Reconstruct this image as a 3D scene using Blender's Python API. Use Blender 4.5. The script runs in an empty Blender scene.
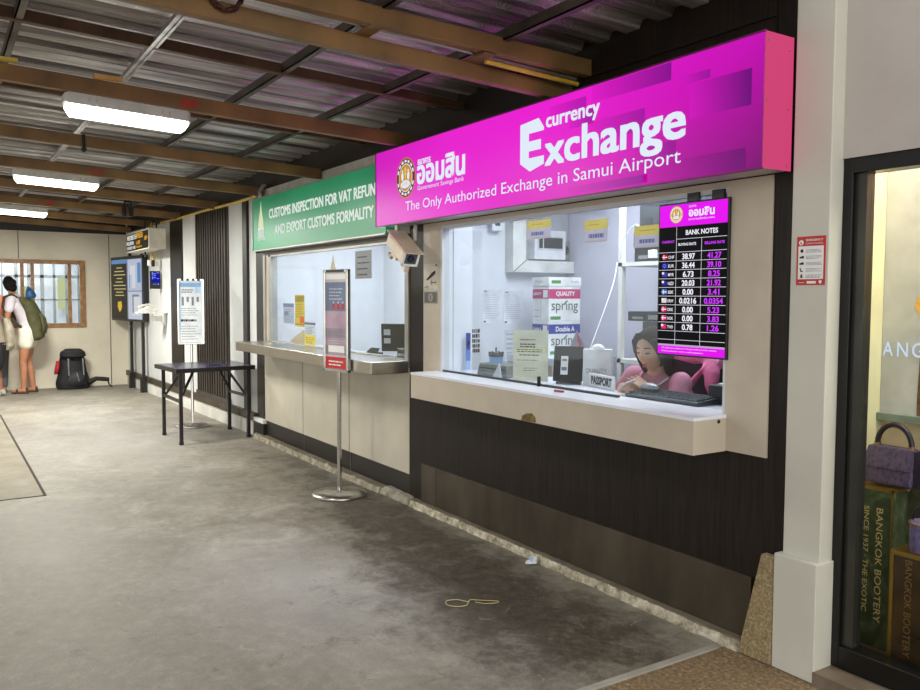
import bpy, bmesh, math, random
from mathutils import Vector, Matrix, noise
random.seed(4)
PI = math.pi
COL = bpy.context.scene.collection

# ------------------------------------------------------------------ materials
def lin(c):
    r = []
    for v in c[:3]:
        v = v / 255.0
        r.append(v / 12.92 if v <= 0.04045 else ((v + 0.055) / 1.055) ** 2.4)
    return (r[0], r[1], r[2], 1.0)

class NT:
    def __init__(s, name):
        s.m = bpy.data.materials.new(name); s.m.use_nodes = True
        s.t = s.m.node_tree; s.t.nodes.clear()
        s.out = s.n('ShaderNodeOutputMaterial')
    def n(s, typ, **k):
        x = s.t.nodes.new(typ)
        for a, v in k.items(): setattr(x, a, v)
        return x
    def l(s, a, b): s.t.links.new(a, b)
    def noise(s, scale, detail=4, vec=None, rough=0.55, dist=0.0):
        x = s.n('ShaderNodeTexNoise'); x.inputs['Scale'].default_value = scale
        x.inputs['Detail'].default_value = detail; x.inputs['Roughness'].default_value = rough
        x.inputs['Distortion'].default_value = dist
        if vec is not None: s.l(vec, x.inputs['Vector'])
        return x.outputs['Fac']
    def coords(s, scale=(1, 1, 1), kind='Object'):
        tc = s.n('ShaderNodeTexCoord'); mp = s.n('ShaderNodeMapping')
        mp.inputs['Scale'].default_value = scale
        s.l(tc.outputs[kind], mp.inputs['Vector']); return mp.outputs['Vector']
    def pos(s, scale=(1, 1, 1)):
        g = s.n('ShaderNodeNewGeometry'); mp = s.n('ShaderNodeMapping')
        mp.inputs['Scale'].default_value = scale
        s.l(g.outputs['Position'], mp.inputs['Vector']); return mp.outputs['Vector']
    def ramp(s, fac, stops):
        r = s.n('ShaderNodeValToRGB'); e = r.color_ramp.elements
        while len(e) < len(stops): e.new(0.5)
        for i, (p, c) in enumerate(stops):
            e[i].position = p; e[i].color = lin(c) if len(c) == 3 else c
        s.l(fac, r.inputs['Fac']); return r.outputs['Color']
    def mix(s, fac, a, b, blend='MIX'):
        x = s.n('ShaderNodeMix', data_type='RGBA', blend_type=blend)
        for sock, v in ((x.inputs[0], fac), (x.inputs[6], a), (x.inputs[7], b)):
            if hasattr(v, 'links') or hasattr(v, 'is_linked'): s.l(v, sock)
            elif isinstance(v, (int, float)): sock.default_value = v
            else: sock.default_value = lin(v) if len(v) == 3 else v
        return x.outputs[2]
    def math(s, op, a, b=None, clamp=False):
        x = s.n('ShaderNodeMath', operation=op, use_clamp=clamp)
        for i, v in enumerate((a, b)):
            if v is None: continue
            if isinstance(v, (int, float)): x.inputs[i].default_value = v
            else: s.l(v, x.inputs[i])
        return x.outputs[0]
    def bsdf(s, color, rough=0.6, metal=0.0, bump=None, bstr=0.2, bdist=0.01, emit=None, estr=0.0, spec=None, coat=0.0):
        b = s.n('ShaderNodeBsdfPrincipled')
        if hasattr(color, 'is_linked'): s.l(color, b.inputs['Base Color'])
        else: b.inputs['Base Color'].default_value = lin(color) if len(color) == 3 else color
        if hasattr(rough, 'is_linked'): s.l(rough, b.inputs['Roughness'])
        else: b.inputs['Roughness'].default_value = rough
        b.inputs['Metallic'].default_value = metal
        if spec is not None: b.inputs['Specular IOR Level'].default_value = spec
        b.inputs['Coat Weight'].default_value = coat
        if bump is not None:
            bp = s.n('ShaderNodeBump'); bp.inputs['Strength'].default_value = bstr
            bp.inputs['Distance'].default_value = bdist
            s.l(bump, bp.inputs['Height']); s.l(bp.outputs['Normal'], b.inputs['Normal'])
        if emit is not None:
            if hasattr(emit, 'is_linked'): s.l(emit, b.inputs['Emission Color'])
            else: b.inputs['Emission Color'].default_value = lin(emit)
            b.inputs['Emission Strength'].default_value = estr
        s.l(b.outputs[0], s.out.inputs['Surface']); return b

_mats = {}
def mat(name, c, rough=0.6, metal=0.0, var=0.08, scale=6.0, emit=0.0, spec=None, bump=0.0, stretch=(1, 1, 1), coat=0.0):
    """plain surface with a little procedural unevenness"""
    if name in _mats: return _mats[name]
    t = NT(name)
    v = t.coords(stretch)
    f = t.noise(scale, 5, v)
    hi = tuple(min(255, x * (1 + var) + 2 * var * 10) for x in c); lo = tuple(x * (1 - var) for x in c)
    col = t.ramp(f, [(0.3, lo), (0.7, hi)])
    t.bsdf(col, rough, metal, f if bump else None, bump, 0.01, emit=c if emit else None, estr=emit, spec=spec, coat=coat)
    _mats[name] = t.m; return t.m

def glow(name, c, s=1.0):
    if name in _mats: return _mats[name]
    t = NT(name)
    f = t.noise(3.0, 2, t.coords())
    col = t.ramp(f, [(0.2, tuple(x * 0.985 for x in c)), (0.8, c)])
    t.bsdf((2, 2, 2), 0.45, emit=col, estr=s, spec=0.08)
    _mats[name] = t.m; return t.m

def wood(name, dark, light, scale=5.0, rough=0.45, stretch=(14, 14, 0.6), spec=0.4):
    if name in _mats: return _mats[name]
    t = NT(name); v = t.pos(stretch)
    a = t.noise(scale, 6, v, 0.6, 0.3); b = t.noise(scale * 4, 3, v)
    f = t.math('ADD', t.math('MULTIPLY', a, 0.7), t.math('MULTIPLY', b, 0.3))
    col = t.ramp(f, [(0.36, dark), (0.5, tuple((x + y) / 2 for x, y in zip(dark, light))), (0.66, light)])
    t.bsdf(col, rough, 0, f, 0.06, 0.004, spec=spec)
    _mats[name] = t.m; return t.m

def glass(name, tint=(244, 248, 250), refl=0.004, streak=0.0):
    if name in _mats: return _mats[name]
    t = NT(name)
    tr = t.n('ShaderNodeBsdfTransparent'); tr.inputs[0].default_value = lin(tint)
    gl = t.n('ShaderNodeBsdfGlossy'); gl.inputs['Roughness'].default_value = 0.03
    fr = t.n('ShaderNodeFresnel'); fr.inputs['IOR'].default_value = 1.45
    nz = t.noise(5, 3, t.coords())
    fac = t.math('ADD', t.math('MULTIPLY', fr.outputs[0], 0.12), t.math('MULTIPLY', nz, refl), True)
    mx = t.n('ShaderNodeMixShader'); t.l(fac, mx.inputs[0]); t.l(tr.outputs[0], mx.inputs[1]); t.l(gl.outputs[0], mx.inputs[2])
    t.l(mx.outputs[0], t.out.inputs['Surface'])
    _mats[name] = t.m; return t.m

# ------------------------------------------------------------------ mesh builder
class MB:
    def __init__(s): s.v = []; s.f = []; s.m = []; s.sm = []
    def add(s, vs, fs, mi=0, smooth=False):
        o = len(s.v); s.v += [Vector(p) for p in vs]
        for f in fs: s.f.append([i + o for i in f]); s.m.append(mi); s.sm.append(smooth)
        return s
    def box(s, x0, x1, y0, y1, z0, z1, mi=0):
        vs = [(x, y, z) for x in (x0, x1) for y in (y0, y1) for z in (z0, z1)]
        return s.add(vs, [(0, 1, 3, 2), (4, 6, 7, 5), (0, 4, 5, 1), (2, 3, 7, 6), (0, 2, 6, 4), (1, 5, 7, 3)], mi)
    def obox(s, c, ux, uy, uz, sx, sy, sz, mi=0):
        c = Vector(c); ux = Vector(ux).normalized() * sx / 2; uy = Vector(uy).normalized() * sy / 2; uz = Vector(uz).normalized() * sz / 2
        vs = [c + ux * a + uy * b + uz * d for a in (-1, 1) for b in (-1, 1) for d in (-1, 1)]
        return s.add(vs, [(0, 1, 3, 2), (4, 6, 7, 5), (0, 4, 5, 1), (2, 3, 7, 6), (0, 2, 6, 4), (1, 5, 7, 3)], mi)
    def bar(s, p0, p1, w, h, up=(0, 0, 1), mi=0):
        p0 = Vector(p0); p1 = Vector(p1); d = (p1 - p0); L = d.length; d.normalize()
        up = Vector(up)
        sd = d.cross(up)
        if sd.length < 1e-4: sd = d.cross(Vector((1, 0, 0)))
        sd.normalize(); u = sd.cross(d)
        return s.obox((p0 + p1) / 2, d, sd, u, L, w, h, mi)
    def quad(s, o, ux, uz, w, h, mi=0):
        o = Vector(o); a = Vector(ux) * w; b = Vector(uz) * h
        return s.add([o, o + a, o + a + b, o + b], [(0, 1, 2, 3)], mi)
    def poly(s, pts, mi=0): return s.add(pts, [tuple(range(len(pts)))], mi)
    def prism(s, pts, vec, mi=0):
        n = len(pts); vec = Vector(vec); a = [Vector(p) for p in pts]; b = [p + vec for p in a]
        fs = [tuple(range(n))[::-1], tuple(range(n, 2 * n))]
        fs += [(i, (i + 1) % n, n + (i + 1) % n, n + i) for i in range(n)]
        return s.add(a + b, fs, mi)
    def tube(s, path, r, n=8, mi=0, closed=False, caps=True):
        path = [Vector(p) for p in path]; k = len(path)
        rs = r if isinstance(r, (list, tuple)) else [r] * k
        vs = []; prev = None
        for i, p in enumerate(path):
            if closed: d = path[(i + 1) % k] - path[i - 1]
            else: d = path[min(i + 1, k - 1)] - path[max(i - 1, 0)]
            if d.length < 1e-9: d = Vector((0, 0, 1))
            d.normalize()
            if prev is None:
                a = d.cross(Vector((0, 0, 1)))
                if a.length < 0.05: a = d.cross(Vector((1, 0, 0)))
            else: a = prev - d * prev.dot(d)
            a.normalize(); prev = a; b = d.cross(a)
            vs += [p + (a * math.cos(2 * PI * j / n) + b * math.sin(2 * PI * j / n)) * rs[i] for j in range(n)]
        fs = []
        for i in range(k if closed else k - 1):
            i2 = (i + 1) % k
            fs += [(i * n + j, i * n + (j + 1) % n, i2 * n + (j + 1) % n, i2 * n + j) for j in range(n)]
        s.add(vs, fs, mi, True)
        if caps and not closed:
            s.add(vs[:n], [tuple(range(n))[::-1]], mi); s.add(vs[-n:], [tuple(range(n))], mi)
        return s
    def cyl(s, p0, p1, r0, r1=None, n=16, mi=0): return s.tube([p0, p1], [r0, r0 if r1 is None else r1], n, mi)
    def lathe(s, c, prof, n=24, mi=0, axis='z'):
        c = Vector(c); vs = []
        for r, z in prof:
            for j in range(n):
                a = 2 * PI * j / n
                q = Vector((r * math.cos(a), r * math.sin(a), z))
                if axis == 'y': q = Vector((q.x, q.z, q.y))
                if axis == 'x': q = Vector((q.z, q.x, q.y))
                vs.append(c + q)
        k = len(prof)
        fs = [(i * n + j, i * n + (j + 1) % n, (i + 1) * n + (j + 1) % n, (i + 1) * n + j) for i in range(k - 1) for j in range(n)]
        s.add(vs, fs, mi, True)
        if prof[0][0] > 1e-6: s.add(vs[:n], [tuple(range(n))[::-1]], mi)
        if prof[-1][0] > 1e-6: s.add(vs[-n:], [tuple(range(n))], mi)
        return s
    def ball(s, c, r, nu=16, nv=10, mi=0, fn=None, R=None):
        """ellipsoid; r = (rx, ry, rz); fn(d) -> offset vector in local axes"""
        c = Vector(c); r = r if isinstance(r, (tuple, list)) else (r, r, r); vs = []
        for i in range(nv + 1):
            th = PI * i / nv
            for j in range(nu):
                ph = 2 * PI * j / nu
                d = Vector((math.sin(th) * math.cos(ph), math.sin(th) * math.sin(ph), math.cos(th)))
                q = Vector((d.x * r[0], d.y * r[1], d.z * r[2]))
                if fn: q = fn(d, q)
                if R is not None: q = R @ q
                vs.append(c + q)
        fs = [(i * nu + j, (i + 1) * nu + j, (i + 1) * nu + (j + 1) % nu, i * nu + (j + 1) % nu) for i in range(nv) for j in range(nu)]
        return s.add(vs, fs, mi, True)
    def cone(s, p0, r0, p1, r1, n=12, mi=0, k=4):
        """rounded tapered limb"""
        p0 = Vector(p0); p1 = Vector(p1); d = p1 - p0; L = d.length
        if L < 1e-6: return s.ball(p0, r0, n, 8, mi)
        d /= L
        path = []; rr = []
        for i in range(k, -1, -1):
            a = PI / 2 * i / k; path.append(p0 - d * r0 * math.sin(a)); rr.append(max(1e-5, r0 * math.cos(a)))
        for i in range(0, k + 1):
            a = PI / 2 * i / k; path.append(p1 + d * r1 * math.sin(a)); rr.append(max(1e-5, r1 * math.cos(a)))
        return s.tube(path, rr, n, mi)
    def loft(s, rings, n=20, mi=0):
        """rings: (centre, half width vec, half depth vec)"""
        vs = []
        for c, a, b in rings:
            c = Vector(c); a = Vector(a); b = Vector(b)
            vs += [c + a * math.cos(2 * PI * j / n) + b * math.sin(2 * PI * j / n) for j in range(n)]
        k = len(rings)
        fs = [(i * n + j, i * n + (j + 1) % n, (i + 1) * n + (j + 1) % n, (i + 1) * n + j) for i in range(k - 1) for j in range(n)]
        fs += [tuple(range(n))[::-1], tuple(range((k - 1) * n, k * n))]
        return s.add(vs, fs, mi, True)
    def text(s, body, o, ux, uz, h=None, w=None, mi=0, bold=0.0, align='l', shear=0.0, spacing=1.0, fat=0.0):
        cu = bpy.data.curves.new('txt', 'FONT'); cu.body = body; cu.offset = bold; cu.shear = shear
        cu.space_character = spacing; cu.resolution_u = 3
        ob = bpy.data.objects.new('txt', cu); me = ob.to_mesh()
        vs = [v.co.copy() for v in me.vertices]; fs = [tuple(p.vertices) for p in me.polygons]
        ob.to_mesh_clear(); bpy.data.objects.remove(ob); bpy.data.curves.remove(cu)
        if not vs: return s
        x0 = min(v.x for v in vs); x1 = max(v.x for v in vs); y0 = min(v.y for v in vs); y1 = max(v.y for v in vs)
        sx = sy = None
        if w: sx = w / (x1 - x0)
        if h: sy = h / (y1 - y0)
        sx = sx or sy; sy = sy or sx
        W = (x1 - x0) * sx; off = {'l': 0, 'c': -W / 2, 'r': -W}[align]
        o = Vector(o); ux = Vector(ux); uz = Vector(uz)
        for du, dv in (((0, 0),) if not fat else ((-1, -.6), (1, -.6), (-1, .6), (1, .6), (0, 0))):
            s.add([o + ux * ((v.x - x0) * sx + off + du * fat) + uz * ((v.y - y0) * sy + dv * fat) for v in vs], fs, mi)
        return s
    def build(s, name, mats, parent=None, local=False, bevel=0.0, base=True, sub=0, remesh=0.0, smooth=None, seg=2, fix=False):
        off = Vector((0, 0, 0))
        if parent is not None and not local:
            p = parent
            while p is not None: off += p.location; p = p.parent
        elif parent is None and base and s.v:
            xs = [v.x for v in s.v]; ys = [v.y for v in s.v]; zs = [v.z for v in s.v]
            off = Vector(((min(xs) + max(xs)) / 2, (min(ys) + max(ys)) / 2, min(zs)))
        me = bpy.data.meshes.new(name)
        me.from_pydata([tuple(v - off) for v in s.v], [], s.f)
        for m in (mats if isinstance(mats, (list, tuple)) else [mats]): me.materials.append(m)
        me.polygons.foreach_set('material_index', s.m)
        me.polygons.foreach_set('use_smooth', [bool(x) if smooth is None else smooth for x in s.sm])
        if fix:
            bm = bmesh.new(); bm.from_mesh(me); bmesh.ops.remove_doubles(bm, verts=bm.verts, dist=1e-5)
            bmesh.ops.recalc_face_normals(bm, faces=bm.faces); bm.to_mesh(me); bm.free()
        me.update()
        o = bpy.data.objects.new(name, me); COL.objects.link(o)
        if parent is not None: o.parent = parent
        else: o.location = off
        if bevel:
            b = o.modifiers.new('bevel', 'BEVEL'); b.width = bevel; b.segments = seg; b.limit_method = 'ANGLE'; b.angle_limit = math.radians(40)
        if remesh:
            r = o.modifiers.new('remesh', 'REMESH'); r.mode = 'VOXEL'; r.voxel_size = remesh; r.use_smooth_shade = True
            c = o.modifiers.new('smooth', 'SMOOTH'); c.iterations = 4; c.factor = 0.5
        if sub:
            b = o.modifiers.new('sub', 'SUBSURF'); b.levels = sub; b.render_levels = sub
        return o

def thing(name, label, cat, loc=(0, 0, 0), rotz=0.0, group=None):
    o = bpy.data.objects.new(name, None); COL.objects.link(o)
    o.location = loc; o.rotation_euler = (0, 0, rotz); o.empty_display_size = 0.1
    return tag(o, label, cat, group)
def tag(o, label, cat, group=None):
    o['label'] = label; o['category'] = cat
    if group: o['group'] = group
    return o
def struct(o): o['kind'] = 'structure'; return o
def copy_tree(o, parent=None):
    c = o.copy(); COL.objects.link(c)
    if parent is not None: c.parent = parent
    for ch in list(o.children): copy_tree(ch, c)
    return c
X1 = Vector((1, 0, 0)); Y1 = Vector((0, 1, 0)); Z1 = Vector((0, 0, 1))

# ------------------------------------------------------------------ common materials
M = {}
M['cream'] = mat('cream_panel', (190, 183, 166), 0.45, var=0.05, scale=2.5)
M['pale'] = mat('pale_laminate', (190, 179, 162), 0.45, var=0.03)
M['counter_top'] = mat('white_laminate_top', (226, 228, 236), 0.3, var=0.02)
M['white'] = mat('white_paint', (232, 232, 226), 0.55, var=0.03)
M['white_in'] = mat('interior_white', (222, 226, 234), 0.6, var=0.02)
M['lav_in'] = mat('interior_lavender', (206, 205, 220), 0.6, var=0.02)
M['black'] = mat('black_plastic', (20, 20, 21), 0.4, var=0.15)
M['blackmetal'] = mat('black_painted_metal', (18, 17, 16), 0.4, var=0.2)
M['darkgrey'] = mat('dark_grey_plastic', (52, 54, 58), 0.5, var=0.1)
M['grey'] = mat('grey_plastic', (128, 130, 130), 0.5, var=0.06)
M['paper'] = mat('white_paper', (236, 236, 236), 0.7, var=0.02)
M['ink'] = mat('black_ink', (30, 30, 34), 0.7)
M['inkgrey'] = mat('grey_ink', (128, 130, 140), 0.7)
M['wood'] = wood('dark_wood_laminate', (15, 11, 8), (44, 33, 25), spec=.25)
M['darkend'] = mat('black_brown_panel', (24, 18, 15), 0.4, var=0.15, scale=9, stretch=(6, 6, .4))
M['steel'] = mat('brushed_stainless', (176, 172, 165), 0.28, 1.0, var=0.1, scale=30, stretch=(1, 1, 12))
M['chrome'] = mat('polished_chrome', (205, 203, 200), 0.16, 1.0, var=0.03)
M['alu'] = mat('aluminium_frame', (178, 176, 170), 0.35, 0.6, var=0.05)
M['timber'] = wood('varnished_timber', (118, 84, 46), (176, 134, 82), 3.0, 0.4, (5, 5, 5))
M['frame_white'] = mat('white_window_frame', (206, 208, 212), .45, var=.03)
M['glass'] = glass('clear_glass')
# ------------------------------------------------------------------ setting: ground
def floor_material():
    t = NT('worn_concrete')
    p = t.pos()
    big = t.noise(0.55, 5, p, 0.6, 0.4); mid = t.noise(2.3, 8, p, 0.68, 0.9); fine = t.noise(11, 8, p, 0.7, 0.3); 
    grain = t.noise(140, 2, p)
    base = t.ramp(mid, [(0.30, (124, 117, 104)), (0.5, (156, 149, 136)), (0.70, (184, 177, 165))])
    base = t.mix(t.ramp(big, [(0.35, (0, 0, 0)), (0.7, (255, 255, 255))]), base, t.mix(0.5, base, (150, 144, 128)))
    mott = t.noise(15, 10, p, 0.80, 0.3)
    base = t.mix(0.42, base, t.ramp(mott, [(0.28, (62, 58, 52)), (0.5, (128, 128, 128)), (0.72, (196, 194, 190))]), 'OVERLAY')
    sx = t.n('ShaderNodeSeparateXYZ'); t.l(p, sx.inputs[0])
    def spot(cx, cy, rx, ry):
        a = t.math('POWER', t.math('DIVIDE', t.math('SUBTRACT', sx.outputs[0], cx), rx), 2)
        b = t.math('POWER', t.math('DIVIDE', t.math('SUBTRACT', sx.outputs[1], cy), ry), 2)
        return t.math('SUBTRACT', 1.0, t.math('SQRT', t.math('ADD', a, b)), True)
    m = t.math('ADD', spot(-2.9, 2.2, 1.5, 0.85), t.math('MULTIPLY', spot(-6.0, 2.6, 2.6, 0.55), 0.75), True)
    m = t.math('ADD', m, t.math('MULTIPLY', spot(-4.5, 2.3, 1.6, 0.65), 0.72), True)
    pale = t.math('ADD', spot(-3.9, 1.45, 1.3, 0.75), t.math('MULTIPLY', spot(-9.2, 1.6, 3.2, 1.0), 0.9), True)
    pat = t.noise(4.6, 14, p, 0.78, 0.15)
    thr = t.math('ADD', t.math('MULTIPLY', m, 1.25), t.math('MULTIPLY', t.math('SUBTRACT', pat, 0.60), 2.4))
    thr = t.math('ADD', thr, t.math('MULTIPLY', t.math('SUBTRACT', mott, 0.5), 0.8))
    f = t.ramp(thr, [(0.10, (0, 0, 0)), (0.70, (255, 255, 255))])
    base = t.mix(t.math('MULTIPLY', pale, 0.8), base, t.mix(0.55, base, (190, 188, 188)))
    col = t.mix(t.math('MULTIPLY', f, 0.92), base, t.ramp(mott, [(0.36, (46, 39, 31)), (0.66, (92, 84, 72))]))
    veins = t.ramp(t.noise(6, 14, p, 0.82, 0.25), [(0.37, (255, 255, 255)), (0.44, (0, 0, 0))])
    col = t.mix(t.math('MULTIPLY', veins, 0.42), col, (70, 63, 53))
    chips = t.ramp(t.noise(9, 9, p, 0.8, 0.6), [(0.60, (0, 0, 0)), (0.68, (255, 255, 255))])
    col = t.mix(t.math('MULTIPLY', chips, 0.28), col, (206, 201, 192))
    col = t.mix(0.16, col, t.ramp(grain, [(0.3, (50, 50, 50)), (0.7, (220, 220, 220))]), 'OVERLAY')
    rough = t.math('ADD', 0.42, t.math('MULTIPLY', mid, 0.35))
    t.bsdf(col, rough, 0, t.math('ADD', fine, t.math('MULTIPLY', grain, 0.2)), 0.12, 0.006, spec=0.4)
    return t.m
FLOOR = floor_material()
def speckle(name, a, b, c, sc=60, rough=0.85, bstr=0.4):
    t = NT(name); p = t.pos()
    col = t.ramp(t.noise(sc, 3, p, 0.7), [(0.3, a), (0.52, b), (0.72, c)])
    col = t.mix(t.ramp(t.noise(1.3, 4, p), [(0.35, (0, 0, 0)), (0.7, (255, 255, 255))]), col, t.mix(0.35, col, a))
    t.bsdf(col, rough, 0, t.noise(sc, 3, p, 0.7), bstr, 0.01); return t.m
ASPH = speckle('brown_washed_aggregate', (92, 74, 52), (128, 106, 78), (168, 150, 122))
GRAN = speckle('buff_granular_stone', (112, 96, 66), (150, 132, 98), (186, 170, 136), 90)
def kerb_mat():
    t = NT('chipped_kerb_concrete'); p = t.pos()
    face = t.ramp(t.noise(16, 6, p, .7), [(.34, (110, 102, 84)), (.5, (176, 168, 146)), (.66, (214, 208, 188))])
    top = t.ramp(t.noise(7, 5, p), [(.3, (88, 80, 66)), (.7, (122, 112, 94))])
    sx = t.n('ShaderNodeSeparateXYZ'); t.l(p, sx.inputs[0])
    k = t.math('GREATER_THAN', t.math('ADD', sx.outputs[2], t.math('MULTIPLY', t.noise(24, 4, p), .016)), .051)
    dull = t.math('LESS_THAN', sx.outputs[0], -4.95)
    col = t.mix(k, t.mix(t.math('MULTIPLY', dull, .5), face, (112, 106, 90)), top)
    t.bsdf(col, .85, 0, t.noise(60, 3, p), .4, .01); return t.m
KERB = kerb_mat()
SLAB = speckle('buff_slab', (124, 115, 97), (140, 132, 113), (154, 147, 129), 3, 0.7, 0.1)

m = MB(); m.box(-14.6, -2.225, -9, 3.0, -0.12, 0); struct(m.build('floor', FLOOR))
m = MB(); m.box(-2.225, 9, -9, 2.86, -0.12, -0.002); struct(m.build('roadside_ground', ASPH))
m = MB(); m.box(-2.25, -2.22, -9, 2.70, -0.01, 0.006); struct(m.build('trim_1', mat('pale_joint_strip', (150, 146, 138), 0.7)))
m = MB(); m.box(-11.3, -6.57, -3.0, 0.635, -0.02, 0.004)
struct(m.build('floor_slab', SLAB))
m = MB(); m.box(-11.3, -6.56, 0.637, 0.655, -0.02, 0.004); m.box(-6.568, -6.56, -3.0, 0.637, -0.02, 0.004)
struct(m.build('trim_2', mat('dark_floor_joint', (58, 52, 44), 0.9)))
# kerb at the foot of the counters: worn painted edge
def kerb(x0, x1, y0, y1, h, seed):
    rnd = random.Random(seed); m = MB(); n = max(2, int((x1 - x0) / 0.06)); vs = []; fs = []
    for i in range(n + 1):
        x = x0 + (x1 - x0) * i / n
        a = y0 + rnd.uniform(-.008, .008); b = y0 + 0.012 + rnd.uniform(-.006, .008); hh = h + rnd.uniform(-.004, .003)
        vs += [(x, a, 0), (x, b, hh), (x, y1, h + .002), (x, y1, 0)]
    for i in range(n):
        for j in range(4): fs.append((i * 4 + j, i * 4 + (j + 1) % 4, i * 4 + 4 + (j + 1) % 4, i * 4 + 4 + j))
    fs += [(0, 1, 2, 3), (n * 4 + 3, n * 4 + 2, n * 4 + 1, n * 4)]
    m.add(vs, fs); return m
struct(kerb(-8.2, -5.36, 2.72, 2.80, 0.045, 2).build('kerb', KERB))
struct(kerb(-4.92, -2.15, 2.735, 2.80, 0.05, 3).build('kerb', KERB))

# ------------------------------------------------------------------ setting: walls
def box(name, x0, x1, y0, y1, z0, z1, mt, parent=None, kind=True, bevel=0.0):
    o = MB().box(x0, x1, y0, y1, z0, z1).build(name, mt, parent, bevel=bevel)
    if kind and parent is None: struct(o)
    return o
WY = 2.79
# exchange front: dark wood laminate around a pale-framed opening
m = MB()
m.box(-5.005, -1.985, WY, 2.86, 0, 0.81); m.box(-5.005, -4.80, WY, 2.86, 0.81, 2.50); m.box(-3.30, -2.085, WY, 2.86, 1.93, 2.74)
m.box(-2.075, -1.985, WY, 2.86, 0.81, 2.74); m.box(-3.24, -2.085, WY - .012, WY, 2.54, 2.76); m.box(-5.005, -3.30, WY, 2.86, 1.93, 2.42)
struct(m.build('wall_exchange', M['wood']))
m = MB()
m.box(-4.80, -4.585, WY - .008, 2.87, 0.81, 1.93); m.box(-2.285, -2.075, WY - .008, 2.87, 0.81, 1.93); m.box(-4.585, -2.285, WY - .008, 2.87, 1.905, 1.93)
struct(m.build('trim_3', M['pale']))
KICK = mat('scuffed_dark_steel_plate', (78, 70, 58), 0.42, 0.6, var=0.22, scale=3, stretch=(1, 1, .4))
m = MB(); m.box(-4.82, -2.13, WY - .012, WY, 0.05, 0.311); m.box(-4.63, -4.626, WY - .0135, WY - .012, .05, .311)
struct(m.build('baseboard_exchange', KICK))
# customs front
m = MB(); m.box(-7.985, -5.01, WY, 2.88, 0.20, 0.95); struct(m.build('wall_customs', M['cream']))
m = MB(); m.box(-7.985, -5.01, WY + .012, 2.88, 0.04, 0.20); struct(m.build('baseboard_customs', M['darkend']))
SEAM = mat('panel_seam', (92, 86, 74), 0.8)
m = MB()
for x in (-6.98, -6.0): m.box(x - .004, x + .004, WY - .001, WY + .01, 0.2, 0.93)
for x in (-6.98, -6.0): m.box(x - .004, x + .004, WY + .008, WY + .014, 0.04, 0.2)
struct(m.build('trim_4', SEAM))
m = MB(); m.box(-8.25, -7.985, 2.80, 2.9, 0.20, 2.42); struct(m.build('trim_5', M['darkend']))
m = MB(); m.box(-8.30, -7.99, 2.77, 2.9, 0.0, 0.16); struct(m.build('trim_6', M['darkend']))
m = MB(); m.box(-8.28, -7.99, 2.765, 2.9, 0.16, 0.20); struct(m.build('trim_7', M['white']))
# fascia over the customs window and up to the roof
m = MB(); m.box(-8.3, -5.0, 2.80, 2.88, 1.88, 2.50); struct(m.build('trim_8', mat('pale_fascia_board', (196, 192, 182), 0.6)))
# left wall (runs very slightly askew)
def yl(x): return 2.67 + (x + 14.2) * 0.0235
def lw(m, x0, x1, z0, z1, d0, d1, mi=0):
    vs = [(x, yl(x) - d, z) for x in (x0, x1) for d in (d1, d0) for z in (z0, z1)]
    return m.add(vs, [(0, 1, 3, 2), (4, 6, 7, 5), (0, 4, 5, 1), (2, 3, 7, 6), (0, 2, 6, 4), (1, 5, 7, 3)], mi)
m = MB(); lw(m, -14.3, -8.25, 0, 2.45, -0.1, 0)
struct(m.build('wall_left', mat('grey_white_wall', (206, 208, 206), 0.6, var=0.05, scale=1.5)))
m = MB(); lw(m, -14.2, -8.29, 0, 0.155, 0, 0.03); struct(m.build('baseboard_left', mat('plinth_white', (205, 203, 194), 0.7, var=.1, scale=2)))
m = MB(); lw(m, -14.2, -8.27, 0.155, 0.235, 0, 0.045); struct(m.build('trim_9', mat('brown_rail', (64, 54, 42), 0.5, var=.2)))
m = MB(); lw(m, -11.49, -10.94, 0.235, 2.44, 0, 0.02); struct(m.build('trim_10', M['darkend']))
m = MB(); lw(m, -8.60, -8.47, 0.235, 2.44, 0, 0.03); struct(m.build('trim_11', M['darkend']))
# ribbed dark shutter panel
m = MB(); x = -10.29
while x < -9.13:
    lw(m, x, x + .045, 0.29, 2.44, 0, 0.03); lw(m, x + .045, x + .09, 0.29, 2.44, 0, 0.012); x += 0.09
lw(m, -10.31, -9.10, 0.235, 0.29, 0, 0.04)
struct(m.build('shutter_panel', mat('dark_bronze_ribs', (66, 60, 54), 0.38, 0.4, var=.2, scale=4, stretch=(3, 3, .5))))
# back wall with a timber-framed sliding window
BX = -14.2
CW = mat('stained_cream_wall', (214, 206, 186), 0.6, var=0.07, scale=0.9)
m = MB()
m.box(BX - .12, BX, -4, -0.35, 0, 2.62); m.box(BX - .12, BX, 2.04, 2.72, 0, 2.62)
m.box(BX - .12, BX, -0.35, 2.04, 0, 0.95); m.box(BX - .12, BX, -0.35, 2.04, 1.985, 2.62)
struct(m.build('wall_back', CW))
m = MB()
for y in (1.118, 2.403): m.box(BX, BX + .004, y - .006, y + .006, 0, 0.93 if y < 2 else 2.42); 
m.box(BX, BX + .004, 1.112, 1.124, 2.0, 2.42)
struct(m.build('trim_12', SEAM))
m = MB(); m.box(BX - .05, BX + .03, -4, 2.66, 2.425, 2.8)
struct(m.build('trim_13', M['darkend']))
w = m = None
m = MB()
m.box(BX - .06, BX + .035, -0.35, 2.04, 0.945, 1.01); m.box(BX - .06, BX + .035, -0.35, 2.04, 1.93, 1.99)
m.box(BX - .06, BX + .035, 1.965, 2.04, 1.01, 1.93); m.box(BX - .06, BX + .035, -0.35, -0.28, 1.01, 1.93)
w3 = struct(m.build('window_3', M['timber'], bevel=.004))
m = MB()
for y in (1.16, 1.30, 1.82): m.box(BX - .05, BX - .005, y - .025, y + .025, 1.01, 1.93)
m.build('sash_frame', M['timber'], w3)
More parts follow.
